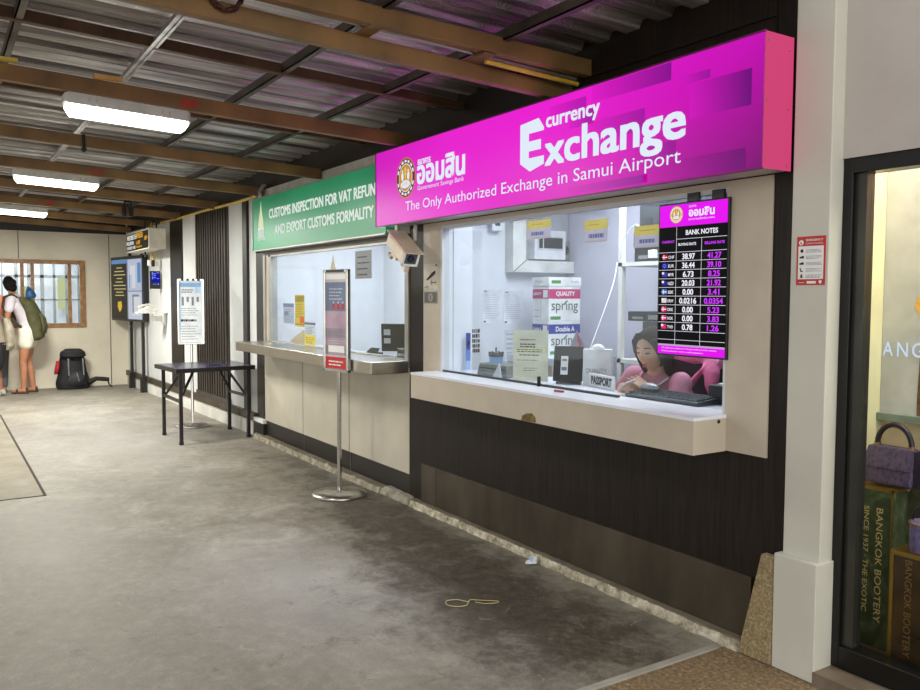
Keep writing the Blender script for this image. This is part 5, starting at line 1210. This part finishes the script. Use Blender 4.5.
def limb(mb, pts, rs):
    for i in range(len(pts) - 1): mb.cone(pts[i], rs[i], pts[i + 1], rs[i + 1], 14)
def ring(c, side, fw, a, b): return (Vector(c), Vector(side) * a, Vector(fw) * b)

SKIN1 = skin_mat('skin_light', (222, 176, 148)); SKIN2 = skin_mat('skin_tan', (176, 122, 92))
HAIR1 = mat('dark_brown_hair', (34, 22, 17), .75, spec=.15, var=.35, scale=26, stretch=(3, 3, .5)); HAIR2 = mat('black_hair', (16, 13, 12), .75, spec=.15, var=.3, scale=26)
# --- the clerk behind the glass
wl = 'woman in a pink polo shirt seated behind the glass, looking down at a phone'
wo = thing('person', wl, 'person', (-3.08, 3.35, .02))
hc = Vector((-3.040, 3.130, 1.178)); F, U, Rr = basis((.10, -.96, -.22), (.02, -.22, .97)); hs = .98
neck0 = Vector((-3.062, 3.20, 1.055)); pel = Vector((-3.10, 3.43, .56)); side = Vector((1, .12, 0)).normalized()
shR, shL = Vector((-3.200, 3.165, 1.022)), Vector((-2.930, 3.225, 1.005))
elR, elL = Vector((-3.262, 3.118, .895)), Vector((-2.890, 3.14, .86))
wrR, wrL = Vector((-3.10, 2.985, .988)), Vector((-2.915, 2.995, .985))
mb = MB(); add_head(mb, hc, F, U, Rr, hs)
mb.cone(neck0 - Z1 * .03, .052, hc - U * .07 - F * .02, .046, 16)
mb.loft([ring(pel - Z1 * .08, side, Y1, .15, .11), ring(pel, side, Y1, .165, .12), ring(pel + Vector((.008, -.05, .14)), side, Y1, .135, .10), ring((-3.075, 3.31, .82), side, Y1, .145, .10), ring((-3.066, 3.235, .97), side, Y1, .15, .085), ring((-3.064, 3.205, 1.03), side, Y1, .10, .06), ring((-3.063, 3.20, 1.06), side, Y1, .055, .05)], 24)
for sh, el, wr in ((shR, elR, wrR), (shL, elL, wrL)): limb(mb, [sh, el, wr], [.046, .038, .024])
add_hand(mb, wrR, (.62, -.22, .02), (.15, .75, .55), .85, .55, .10, -1)
add_hand(mb, wrL, (-.66, -.22, .42), (-.45, .30, -.62), .85, .25, .14, 1)
knR, knL = Vector((-3.36, 3.10, .60)), Vector((-3.22, 3.06, .60)); anR, anL = Vector((-3.34, 3.12, .17)), Vector((-3.20, 3.08, .17))
for hp, kn, an in ((pel + Vector((-.08, 0, -.03)), knR, anR), (pel + Vector((.08, 0, -.03)), knL, anL)):
    limb(mb, [hp, kn, an], [.08, .052, .034]); limb(mb, [an - Z1 * .04 + Y1 * .03, an - Z1 * .07 - Y1 * .09], [.035, .028])
mb.build('body', SKIN1, wo, remesh=.0045, base=False)
# polo shirt
mb = MB(); PINK = mat('pink_polo_cotton', (196, 128, 150), .8, var=.08, scale=14)
mb.loft([ring(pel - Z1 * .03, side, Y1, .182, .135), ring(pel + Vector((.008, -.05, .14)), side, Y1, .155, .12), ring((-3.075, 3.31, .82), side, Y1, .165, .118), ring((-3.066, 3.235, .97), side, Y1, .168, .102), ring((-3.064, 3.208, 1.028), side, Y1, .120, .075), ring((-3.063, 3.200, 1.050), side, Y1, .070, .060)], 28)
for sh, el in ((shR, elR), (shL, elL)): limb(mb, [sh + Z1 * .004, sh.lerp(el, .86)], [.060, .062])
o = mb.build('polo_shirt', PINK, wo, remesh=.006, base=False)
mb = MB()
for sx in (-1, 1):
    p = [neck0 + side * sx * .052 + Y1 * .035 + Z1 * .022, neck0 + side * sx * .064 - Y1 * .02 + Z1 * .012, neck0 + side * sx * .048 - Y1 * .068 - Z1 * .022, neck0 + side * sx * .015 - Y1 * .088 - Z1 * .052]
    qv = [v + side * sx * .028 - Y1 * .012 - Z1 * .034 for v in p]; qv[3] = p[3] + side * sx * .030 - Z1 * .01
    mb.add(p + qv, [(0, 1, 5, 4), (1, 2, 6, 5), (2, 3, 7, 6)])
o = mb.build('collar', mat('pink_collar', (206, 134, 160), .8), wo); o.modifiers.new('s', 'SOLIDIFY').thickness = .005
mb = MB()
for sx in (-1, 1):
    p = [neck0 + side * sx * (.064 + .028) - Y1 * .033 - Z1 * .0195, neck0 + side * sx * (.048 + .030) - Y1 * .083 - Z1 * .052, neck0 + side * sx * .047 - Y1 * .092 - Z1 * .06]
    mb.tube(p, .0045, 6)
mb.build('collar_stripe', M['paper'], wo)
# hair: parted cap and two long side locks
R_ = Matrix((-Rr, F, U)).transposed()
def cap(d, q):
    x, y, z = q
    if y > 0.02 and z < .062: y = min(y, .030); 
    if y > .0 and z < .02: y = min(y, .012)
    if z < -.02: x *= .96
    return Vector((x, y, z)) * hs
mb = MB(); mb.ball(hc + U * .008 - F * .006, (.079, .100, .117), 32, 24, 0, cap, R_)
for sx in (-1, 1):
    mb.loft([(head_pt(hc, F, U, Rr, hs, sx * .058, .035, .070), -Rr * .022, F * .045), (head_pt(hc, F, U, Rr, hs, sx * .076, .018, .0), -Rr * .015, F * .040), (head_pt(hc, F, U, Rr, hs, sx * .079, -.012, -.07), -Rr * .016, F * .038), (head_pt(hc, F, U, Rr, hs, sx * .076, -.028, -.120), -Rr * .018, F * .034), (head_pt(hc, F, U, Rr, hs, sx * .070, -.034, -.145), -Rr * .010, F * .018)], 14)
    mb.loft([(head_pt(hc, F, U, Rr, hs, sx * .012, .070, .100), -Rr * .03, U * .022), (head_pt(hc, F, U, Rr, hs, sx * .050, .062, .070), -Rr * .020, U * .022), (head_pt(hc, F, U, Rr, hs, sx * .070, .040, .03), -Rr * .012, U * .02)], 12)
mb.loft([(head_pt(hc, F, U, Rr, hs, 0, -.075, .02), -Rr * .075, F * .03), (head_pt(hc, F, U, Rr, hs, 0, -.078, -.08), -Rr * .072, F * .03), (head_pt(hc, F, U, Rr, hs, 0, -.072, -.145), -Rr * .055, F * .02)], 16)
mb.build('hair', HAIR1, wo, remesh=.005, base=False)
mb = MB()
for sx in (-1, 1):
    for k in range(7): pass
    pts = [head_pt(hc, F, U, Rr, hs, sx * x, y, z) for x, y, z in ((.014, .0835, .027), (.026, .0830, .032), (.038, .0775, .031), (.048, .069, .026))]
    mb.tube(pts, [.0022, .0030, .0028, .0014], 6)
mb.build('eyebrows', HAIR1, wo)
mb = MB()
for sx in (-1, 1):
    pts = [head_pt(hc, F, U, Rr, hs, sx * x, y, z) for x, y, z in ((.017, .0800, .002), (.026, .0805, .0045), (.036, .0765, .004), (.044, .070, .001))]
    mb.tube(pts, [.0016, .0026, .0026, .0014], 6, 0)
    pts = [head_pt(hc, F, U, Rr, hs, sx * x, y, z) for x, y, z in ((.020, .0795, -.001), (.028, .080, -.002), (.037, .0760, -.001))]
    mb.tube(pts, [.0014, .0022, .0012], 6, 1)
mb.build('eyes', [HAIR2, mat('eye_white_brown', (92, 70, 62), .3)], wo)
mb = MB()
for z, w_, rr_ in ((-.0595, .019, .0032), (-.0700, .016, .0040)):
    mb.tube([head_pt(hc, F, U, Rr, hs, x, y, z + dz) for x, y, dz in ((-w_, .0735, .0), (-w_ * .5, .0815, .0012), (0, .0845, .0), (w_ * .5, .0815, .0012), (w_, .0735, .0))], [.0010, rr_, rr_, rr_, .0010], 8)
mb.build('lips', mat('lip_rose', (176, 92, 88), .45), wo)
o = MB().bar((-3.035, 2.925, 1.0), (-2.955, 2.90, 1.035), .06, .008, (.1, -.3, .9)).build('mobile_phone', mat('phone_pale', (206, 206, 216), .3), bevel=.003); tag(o, "pale mobile phone held in the seated woman's hands", 'phone')
# trousers
mb = MB()
mb.loft([ring(pel - Z1 * .10, side, Y1, .16, .125), ring(pel, side, Y1, .178, .13), ring(pel + Z1 * .07, side, Y1, .165, .125)], 20)
for hp, kn, an in ((pel + Vector((-.08, 0, -.03)), knR, anR), (pel + Vector((.08, 0, -.03)), knL, anL)): limb(mb, [hp, kn, an], [.09, .062, .05])
mb.build('trousers', mat('dark_navy_cloth', (36, 36, 52), .8), wo, remesh=.009, base=False)
ch = thing('office_chair', 'dark office chair the woman sits on, its back hung with a pink jacket', 'chair', (-3.1, 3.48, .02))
CHM = mat('chair_dark_plum', (40, 24, 40), .8)
m = MB(); m.box(-3.33, -2.87, 3.28, 3.66, .38, .45); m.build('seat', CHM, ch, bevel=.03, seg=3)
m = MB(); m.box(-3.37, -2.95, 3.56, 3.62, .62, 1.10); m.build('backrest', CHM, ch, bevel=.025, seg=3)
m = MB(); m.bar((-3.14, 3.60, .42), (-3.15, 3.63, .75), .05, .02); m.build('back_support', M['black'], ch)
m = MB(); m.cyl((-3.1, 3.46, .10), (-3.1, 3.46, .38), .03); m.build('gas_lift', M['black'], ch)
for k in range(5):
    a = k * 2 * PI / 5; e = Vector((-3.1 + .21 * math.cos(a), 3.46 + .21 * math.sin(a), .085)); lg = MB().bar((-3.1, 3.46, .11), e, .04, .03).build('leg', M['black'], ch)
    MB().cyl((e.x, e.y - .012, .05), (e.x, e.y + .012, .05), .03, n=12).build('caster', M['black'], lg)
# pink jacket
mb = MB(); JK = mat('pink_jacket', (226, 116, 160), .7, var=.15, scale=14)
def strip(pts, ws):
    vs = []; 
    for p, w_ in zip(pts, ws): p = Vector(p); vs += [p - X1 * w_, p + X1 * w_]
    mb.add(vs, [(2 * i, 2 * i + 1, 2 * i + 3, 2 * i + 2) for i in range(len(pts) - 1)], 0, True)
mb.loft([((-3.38, 3.585, 1.10), (0, .05, 0), (0, 0, .025)), ((-3.28, 3.58, 1.135), (0, .06, .01), (0, 0, .035)), ((-3.14, 3.575, 1.115), (0, .055, -.01), (0, 0, .04)), ((-3.02, 3.57, 1.125), (0, .05, 0), (0, 0, .035)), ((-2.95, 3.57, 1.09), (0, .04, 0), (0, 0, .03))], 14)
mb.loft([((-3.02, 3.55, 1.12), (.05, 0, .01), (0, .03, 0)), ((-2.99, 3.53, 1.05), (.055, 0, 0), (0, .028, 0)), ((-2.985, 3.525, .97), (.045, 0, 0), (0, .022, 0)), ((-2.96, 3.53, .88), (.018, 0, 0), (0, .012, 0))], 14)
mb.loft([((-3.02, 3.54, 1.09), (.04, 0, .03), (0, .03, 0)), ((-3.07, 3.52, 1.03), (.035, 0, .02), (0, .028, 0)), ((-3.12, 3.51, .97), (.03, 0, .01), (0, .025, 0)), ((-3.135, 3.515, .945), (.02, 0, 0), (0, .018, 0))], 14)
mb.loft([((-3.35, 3.55, 1.10), (.05, 0, .01), (0, .03, 0)), ((-3.33, 3.53, 1.03), (.06, 0, 0), (0, .028, 0)), ((-3.31, 3.53, .90), (.05, 0, 0), (0, .022, 0)), ((-3.30, 3.53, .78), (.03, 0, 0), (0, .015, 0))], 14)
tag(mb.build('jacket', JK, remesh=.007), 'bright pink jacket slung over the office chair back', 'jacket')

# --- travellers at the far window (face the -Y side, seen side-on with packs to the right)
def traveller(label, base, yaw, J, skin, hair, clothes, scale=1.0, voxel=.008):
    """J: joints in person frame (x = right, y = forward, z = up), metres"""
    t = thing('person', label, 'person', base); b = Vector(base)
    fw = Vector((math.sin(yaw), math.cos(yaw), 0)); rt = fw.cross(Z1)
    def W(p): return b + (rt * p[0] + fw * p[1] + Z1 * p[2]) * scale
    def V(p): return rt * p[0] + fw * p[1] + Z1 * p[2]
    f, u, r = basis(V(J['look']), V(J['headup'])); hc = W(J['head']); hs = scale
    mb = MB(); add_head(mb, hc, f, u, r, hs, 36, 26)
    mb.cone(W(J['neck']) - Z1 * .04 * scale, .056 * scale, hc - u * .07 * scale - f * .02 * scale, .05 * scale, 14)
    def torso(mb, g, z0=0, top=True):
        mb.loft([(W(p), rt * (a + g) * scale, fw * (c + g) * scale) for p, a, c in J['torso'][z0:]], 22)
    torso(mb, 0)
    for s_ in ('R', 'L'):
        sh, el, wr = (W(p) for p in J['arm' + s_]); limb(mb, [sh, el, wr], [.050 * scale, .038 * scale, .026 * scale])
        add_hand(mb, wr, wr - el, V(J.get('palm' + s_, (0, 0, -1))), scale, .45, .1, 1 if s_ == 'R' else -1)
        hp, kn, an = (W(p) for p in J['leg' + s_]); cf = kn.lerp(an, .3) - fw * .012 * scale
        limb(mb, [hp, hp.lerp(kn, .5), kn, cf, an], [.088 * scale, .074 * scale, .053 * scale, .055 * scale, .036 * scale])
        limb(mb, [an - Z1 * .035 * scale - fw * .03 * scale, an - Z1 * .045 * scale + fw * .13 * scale], [.036 * scale, .026 * scale])
    mb.build('body', skin, t, remesh=voxel, base=False)
    R_ = Matrix((-r, f, u)).transposed(); mb = MB()
    def cp(d, q):
        x, y, z = q
        if y > .01 and z < .05: y = min(y, .02)
        return Vector((x, y, z)) * hs
    mb.ball(hc + u * .006 - f * .006, (.083, .103, .122), 28, 20, 0, cp, R_)
    for p, rad in J.get('hairblobs', ()): mb.ball(hc + (-r * p[0] + f * p[1] + u * p[2]) * hs, tuple(x * hs for x in rad), 16, 12, 0, None, R_)
    mb.build('hair', hair, t, remesh=voxel, base=False)
    for nm, mt, fn in clothes:
        mb = MB(); fn(mb, W, V, rt, fw, torso, hc, f, u, r); mb.build(nm, mt, t, remesh=voxel if nm not in ('cap_peak',) else 0, base=False)
    return t, W
J1 = dict(head=(0, .215, 1.60), look=(.80, .55, -.25), headup=(.10, .25, .95), neck=(0, .165, 1.45),
    torso=[((0, -.02, .80), .15, .10), ((0, -.02, .90), .175, .12), ((0, .0, 1.05), .135, .10), ((0, .05, 1.22), .150, .105), ((0, .145, 1.35), .165, .095), ((0, .16, 1.43), .11, .07), ((0, .165, 1.465), .055, .05)],
    armR=[(.175, .16, 1.37), (.20, .20, 1.09), (.14, .41, 1.02)], armL=[(-.175, .16, 1.37), (-.20, .21, 1.09), (-.12, .40, .98)],
    legR=[(.085, -.02, .86), (.09, .02, .47), (.085, -.05, .085)], legL=[(-.085, -.02, .86), (-.085, .04, .47), (-.085, .04, .085)],
    hairblobs=[((0, -.10, .0), (.062, .06, .062)), ((0, -.075, -.06), (.065, .045, .07))])
def tee(mb, W, V, rt, fw, torso, hc, f, u, r):
    torso(mb, .014, 1)
    for s_ in (1, -1): limb(mb, [W((.17 * s_, .155, 1.37)), W((.19 * s_, .18, 1.25))], [.066, .064])
def shorts(mb, W, V, rt, fw, torso, hc, f, u, r):
    mb.loft([(W((0, -.02, .80)), rt * .185, fw * .135), (W((0, -.02, .92)), rt * .192, fw * .137), (W((0, -.01, 1.0)), rt * .160, fw * .122)], 22)
    for s_ in (1, -1): limb(mb, [W((.088 * s_, -.02, .86)), W((.092 * s_, -.005, .74))], [.108, .104])
def sandals(mb, W, V, rt, fw, torso, hc, f, u, r):
    for s_, y in ((1, -.05), (-1, .04)):
        mb.loft([(W((.085 * s_, y - .07, .012)), rt * .04, Z1 * .012), (W((.085 * s_, y + .05, .012)), rt * .045, Z1 * .012), (W((.085 * s_, y + .16, .012)), rt * .04, Z1 * .012)], 12)
        mb.loft([(W((.085 * s_, y + .07, .045)), rt * .046, Z1 * .03), (W((.085 * s_, y + .10, .04)), rt * .046, Z1 * .03)], 12)
        mb.loft([(W((.085 * s_, y - .06, .05)), rt * .042, Z1 * .03), (W((.085 * s_, y - .03, .06)), rt * .042, Z1 * .035)], 12)
yaw1 = math.radians(198)     # facing mostly -Y, a little towards the back wall
base1 = (-13.66, 1.155, 0)
p1, W1 = traveller('woman in a pale tee and white shorts with a green backpack, at the far window', base1, yaw1, J1, SKIN2, HAIR2,
    [('t_shirt', mat('pale_lilac_tee', (206, 198, 206), .8), tee), ('shorts', mat('white_shorts', (226, 220, 204), .8), shorts), ('sandals', mat('brown_sandal', (58, 44, 34), .6), sandals)])
OLV = mat('olive_backpack_cloth', (74, 74, 44), .8, var=.15, scale=10)
bp = thing('backpack', 'olive green backpack worn by the woman at the far window', 'backpack', (base1[0], base1[1] + .2, .8))
f1 = Vector((math.sin(yaw1), math.cos(yaw1), 0)); r1 = f1.cross(Z1)
mb = MB(); mb.loft([(W1((0, -.12, .78)), r1 * .11, f1 * .05), (W1((0, -.15, .83)), r1 * .15, f1 * .09), (W1((0, -.13, 1.0)), r1 * .165, f1 * .115), (W1((0, -.08, 1.2)), r1 * .165, f1 * .12), (W1((0, -.01, 1.36)), r1 * .15, f1 * .105), (W1((0, .04, 1.42)), r1 * .10, f1 * .065)], 20)
mb.build('pack_body', OLV, bp, remesh=.012, base=False)
for s_ in (1, -1):
    MB().tube([W1(p) for p in ((.085 * s_, .09, 1.40), (.10 * s_, .16, 1.46), (.125 * s_, .26, 1.41), (.14 * s_, .27, 1.28), (.155 * s_, .19, 1.12), (.15 * s_, .06, 1.0), (.13 * s_, -.06, .92))], .022, 10).build('strap', mat('dark_olive_strap', (50, 52, 32), .8), bp)
mb = MB(); mb.loft([(W1((0, -.24, .88)), r1 * .10, f1 * .02), (W1((0, -.25, .98)), r1 * .12, f1 * .03), (W1((0, -.225, 1.12)), r1 * .11, f1 * .03), (W1((0, -.19, 1.18)), r1 * .08, f1 * .015)], 16); mb.build('front_pocket', mat('olive_pocket', (84, 84, 52), .8), bp, base=False)
mb = MB(); mb.loft([(W1((0, -.06, 1.40)), r1 * .08, f1 * .06), (W1((0, -.07, 1.44)), r1 * .10, f1 * .075), (W1((0, -.06, 1.51)), r1 * .08, f1 * .055), (W1((.01, -.03, 1.575)), r1 * .015, f1 * .015)], 14)
tag(mb.build('stuff_sack', mat('blue_nylon', (30, 72, 116), .5, var=.25, scale=12), remesh=.01), 'blue nylon sack strapped on top of the olive backpack', 'bag')
# shorter traveller with a grey cap, cut by the left frame edge
J2 = dict(head=(0, .09, 1.30), look=(.0, .95, -.25), headup=(0, .22, .97), neck=(0, .05, 1.17),
    torso=[((0, -.02, .66), .14, .10), ((0, -.02, .74), .155, .11), ((0, .0, .88), .135, .10), ((0, .02, 1.0), .14, .10), ((0, .04, 1.10), .145, .09), ((0, .05, 1.155), .09, .06), ((0, .05, 1.19), .05, .045)],
    armR=[(.15, .04, 1.11), (.18, .03, .90), (.14, .20, .84)], armL=[(-.15, .04, 1.11), (-.18, .05, .90), (-.14, .22, .86)],
    legR=[(.075, -.02, .70), (.08, .02, .39), (.08, -.03, .08)], legL=[(-.075, -.02, .70), (-.08, .03, .39), (-.08, .03, .08)])
def shirt2(mb, W, V, rt, fw, torso, hc, f, u, r):
    torso(mb, .018, 1)
    for s_ in (1, -1): limb(mb, [W((.148 * s_, .04, 1.11)), W((.17 * s_, .035, .98))], [.062, .06])
def shorts2(mb, W, V, rt, fw, torso, hc, f, u, r):
    mb.loft([(W((0, -.02, .64)), rt * .17, fw * .125), (W((0, -.02, .78)), rt * .172, fw * .125)], 20)
    for s_ in (1, -1): limb(mb, [W((.08 * s_, -.02, .70)), W((.085 * s_, .01, .46))], [.10, .10])
def shoes2(mb, W, V, rt, fw, torso, hc, f, u, r):
    for s_, y in ((1, -.03), (-1, .03)):
        mb.loft([(W((.08 * s_, y - .07, .04)), rt * .038, Z1 * .04), (W((.08 * s_, y, .055)), rt * .044, Z1 * .055), (W((.08 * s_, y + .10, .038)), rt * .046, Z1 * .038), (W((.08 * s_, y + .17, .025)), rt * .03, Z1 * .025)], 14)
def cap2(mb, W, V, rt, fw, torso, hc, f, u, r):
    R_ = Matrix((-r, f, u)).transposed()
    mb.ball(hc + u * .03, (.092, .112, .100), 24, 16, 0, lambda d, q: Vector((q.x, q.y, max(q.z, .0))), R_)
    mb.loft([(hc + u * .032 + f * .07, r * .075, u * .012), (hc + u * .022 + f * .13, r * .07, u * .012), (hc + u * .012 + f * .18, r * .045, u * .012)], 14)
p2_, W2 = traveller('shorter traveller in a grey cap and black shorts, cut by the left frame edge', (-13.42, .745, 0), math.radians(185), J2, SKIN2, HAIR2,
    [('shirt', mat('khaki_shirt', (150, 140, 120), .8), shirt2), ('shorts', mat('black_shorts', (24, 24, 26), .8), shorts2), ('shoes', mat('grey_trainers', (150, 150, 140), .6, var=.3, scale=20), shoes2), ('cap', mat('grey_cap', (118, 128, 130), .8), cap2)])
f2 = Vector((math.sin(math.radians(185)), math.cos(math.radians(185)), 0)); r2 = f2.cross(Z1)
b2 = thing('backpack', 'beige backpack on the shorter traveller at the left frame edge', 'backpack', (-13.4, .85, .7))
mb = MB(); mb.loft([(W2((0, -.14, .66)), r2 * .10, f2 * .04), (W2((0, -.17, .72)), r2 * .14, f2 * .06), (W2((0, -.17, .95)), r2 * .14, f2 * .07), (W2((0, -.13, 1.12)), r2 * .10, f2 * .05)], 18); mb.build('pack_body', mat('beige_pack', (166, 158, 140), .8, var=.12, scale=10), b2, remesh=.01, base=False)
for s_ in (1, -1): MB().tube([W2(p) for p in ((.09 * s_, -.10, 1.12), (.10 * s_, .04, 1.20), (.11 * s_, .14, 1.10), (.12 * s_, .14, .95), (.12 * s_, -.02, .80), (.11 * s_, -.12, .74))], .018, 8).build('strap', mat('grey_strap', (96, 92, 84), .8), b2)
# taller traveller in salmon behind them
J3 = dict(J1); J3['hairblobs'] = ()
J3['armR'] = [(.175, .05, 1.38), (.215, .02, 1.10), (.21, .06, .85)]; J3['armL'] = [(-.175, .05, 1.38), (-.215, .02, 1.10), (-.21, .06, .85)]; J3['head'] = (0, .06, 1.62); J3['neck'] = (0, .03, 1.47); J3['torso'] = [((p[0], p[1] * .3, p[2]), a, c) for p, a, c in J1['torso']]
def shirt3(mb, W, V, rt, fw, torso, hc, f, u, r):
    torso(mb, .02, 1)
    for s_ in (1, -1): limb(mb, [W((.17 * s_, .05, 1.38)), W((.20 * s_, .03, 1.2))], [.068, .066])
traveller('tall traveller in a salmon shirt behind the others, mostly outside the left frame edge', (-13.93, .765, 0), math.radians(268), J3, SKIN2, HAIR2,
    [('shirt', mat('salmon_shirt', (236, 150, 124), .8), shirt3), ('trousers', mat('grey_trousers', (90, 92, 96), .8), lambda mb, W, V, rt, fw, torso, hc, f, u, r: (mb.loft([(W((0, -.01, .80)), rt * .185, fw * .135), (W((0, -.01, .96)), rt * .18, fw * .13)], 20), limb(mb, [W((.088, -.02, .86)), W((.09, .02, .47)), W((.085, -.05, .12))], [.105, .08, .06]), limb(mb, [W((-.088, -.02, .86)), W((-.085, .04, .47)), W((-.085, .04, .12))], [.105, .08, .06])))])
# black rucksack on the floor by the back wall
BKC = mat('black_rucksack_cloth', (20, 20, 22), .75, var=.25, scale=14)
rs = thing('backpack', 'big black rucksack resting on the floor against the back wall', 'backpack', (-13.95, 1.83, 0))
m = MB(); m.loft([((-13.93, 1.80, .005), (0, .24, 0), (.15, 0, 0)), ((-13.93, 1.80, .10), (0, .25, 0), (.16, 0, 0)), ((-13.95, 1.80, .28), (0, .20, 0), (.14, 0, 0)), ((-13.98, 1.80, .44), (0, .185, 0), (.12, 0, 0)), ((-14.0, 1.80, .55), (0, .16, 0), (.10, 0, 0)), ((-14.0, 1.81, .59), (0, .11, 0), (.07, 0, 0))], 24); m.build('pack_body', BKC, rs, remesh=.014, base=False)
m = MB(); m.loft([((-13.80, 1.82, .06), (0, .12, 0), (.05, 0, 0)), ((-13.79, 1.82, .18), (0, .13, 0), (.06, 0, 0)), ((-13.82, 1.82, .28), (0, .10, 0), (.05, 0, 0))], 18); m.build('front_pocket', mat('charcoal_cloth', (46, 46, 50), .7, var=.2), rs, base=False)
m = MB(); m.loft([((-13.90, 1.80, .50), (0, .19, 0), (.14, 0, 0)), ((-13.92, 1.80, .57), (0, .18, 0), (.13, 0, 0)), ((-13.96, 1.81, .62), (0, .11, 0), (.08, 0, 0))], 20); m.build('lid', BKC, rs, remesh=.012, base=False)
m = MB(); m.loft([((-13.90, 1.56, .24), (0, .03, 0), (.05, 0, 0)), ((-13.89, 1.575, .32), (0, .035, 0), (.06, 0, 0)), ((-13.90, 1.59, .44), (0, .025, 0), (.04, 0, 0))], 12); m.build('side_bottle_pouch', mat('red_cloth', (170, 34, 44), .6), rs, base=False)
m = MB(); m.tube([(-13.86, 2.02, .10), (-13.83, 2.12, .15), (-13.82, 2.22, .14), (-13.82, 2.30, .13)], [.05, .035, .035, .03], 10); m.tube([(-13.82, 2.28, .13), (-13.80, 2.30, .05), (-13.79, 2.34, .015)], .012, 8); m.build('hip_belt', BKC, rs)
m = MB()
for a, b in (((-13.775, 1.72, .48), (-13.745, 1.72, .22)), ((-13.775, 1.92, .48), (-13.745, 1.93, .22))): m.bar(a, b, .02, .006, (1, 0, 0))
m.bar((-13.735, 1.83, .26), (-13.735, 1.86, .13), .015, .006, (1, 0, 0)); m.build('webbing', mat('grey_webbing', (108, 110, 112), .6), rs)

# ------------------------------------------------------------------ light and camera
def area(name, loc, sx, sy, power, color=(1, 1, 1), rot=(0, 0, 0)):
    l = bpy.data.lights.new(name, 'AREA'); l.shape = 'RECTANGLE'; l.size = sx; l.size_y = sy; l.energy = power; l.color = color
    o = bpy.data.objects.new(name, l); o.location = loc; o.rotation_euler = rot; COL.objects.link(o); return o
for x, y, p in ((-4.93, .95, 24), (-8.10, .95, 80), (-11.3, .91, 150)): area('lamp_tube_light', (x, y, 2.385), .08, .6, p, (1, .98, .9))
area('booth_ceiling_light', (-3.5, 3.45, 2.37), 1.6, .6, 40, (.93, .96, 1))
area('customs_ceiling_light', (-6.6, 3.5, 2.37), 1.6, .6, 42, (1, 1, .99))
area('back_room_light', (-15.4, 1.0, 2.5), 1.2, 2, 90, (1, 1, .97))
area('shop_spot', (-1.2, 3.2, 2.28), 1.2, .25, 24, (1, .88, .68))
l = bpy.data.lights.new('open_side_daylight', 'SUN'); l.energy = 1.5; l.angle = .9; l.color = (1, .97, .9)
o = bpy.data.objects.new('open_side_daylight', l); o.rotation_euler = Vector((-.95, .05, -.26)).to_track_quat('-Z', 'Y').to_euler(); COL.objects.link(o)
w = bpy.data.worlds.new('daylight'); bpy.context.scene.world = w; w.use_nodes = True
nt = w.node_tree; nt.nodes.clear()
sky = nt.nodes.new('ShaderNodeTexSky'); sky.sky_type = 'HOSEK_WILKIE'; sky.turbidity = 6; sky.sun_direction = (.3, -.3, .9)
mixn = nt.nodes.new('ShaderNodeMix'); mixn.data_type = 'RGBA'; mixn.inputs[0].default_value = .85; mixn.inputs[7].default_value = (1, .985, .95, 1)
nt.links.new(sky.outputs[0], mixn.inputs[6])
bgn = nt.nodes.new('ShaderNodeBackground'); bgn.inputs[1].default_value = 1.25; nt.links.new(mixn.outputs[2], bgn.inputs[0])
on = nt.nodes.new('ShaderNodeOutputWorld'); nt.links.new(bgn.outputs[0], on.inputs[0])

FPX, YAW, PITCH, ROLL = 822.21, 1.00094926, 0.0589513162, 0.00371299157
cd = bpy.data.cameras.new('camera'); cd.sensor_fit = 'HORIZONTAL'; cd.sensor_width = 36; cd.lens = 36 * FPX / 920; cd.clip_start = .05
fw = Vector((-math.sin(YAW) * math.cos(PITCH), math.cos(YAW) * math.cos(PITCH), -math.sin(PITCH)))
rt = Vector((math.cos(YAW), math.sin(YAW), 0)); up = rt.cross(fw)
R2 = rt * math.cos(ROLL) + up * math.sin(ROLL); U2 = -rt * math.sin(ROLL) + up * math.cos(ROLL)
co = bpy.data.objects.new('camera', cd); COL.objects.link(co)
mw = Matrix((R2, U2, -fw)).transposed().to_4x4(); mw.translation = (0, 0, 1.45); co.matrix_world = mw
sc0 = bpy.context.scene; sc0.camera = co
sc0.view_settings.view_transform = 'Standard'; sc0.view_settings.look = 'None'; sc0.view_settings.exposure = 0.0
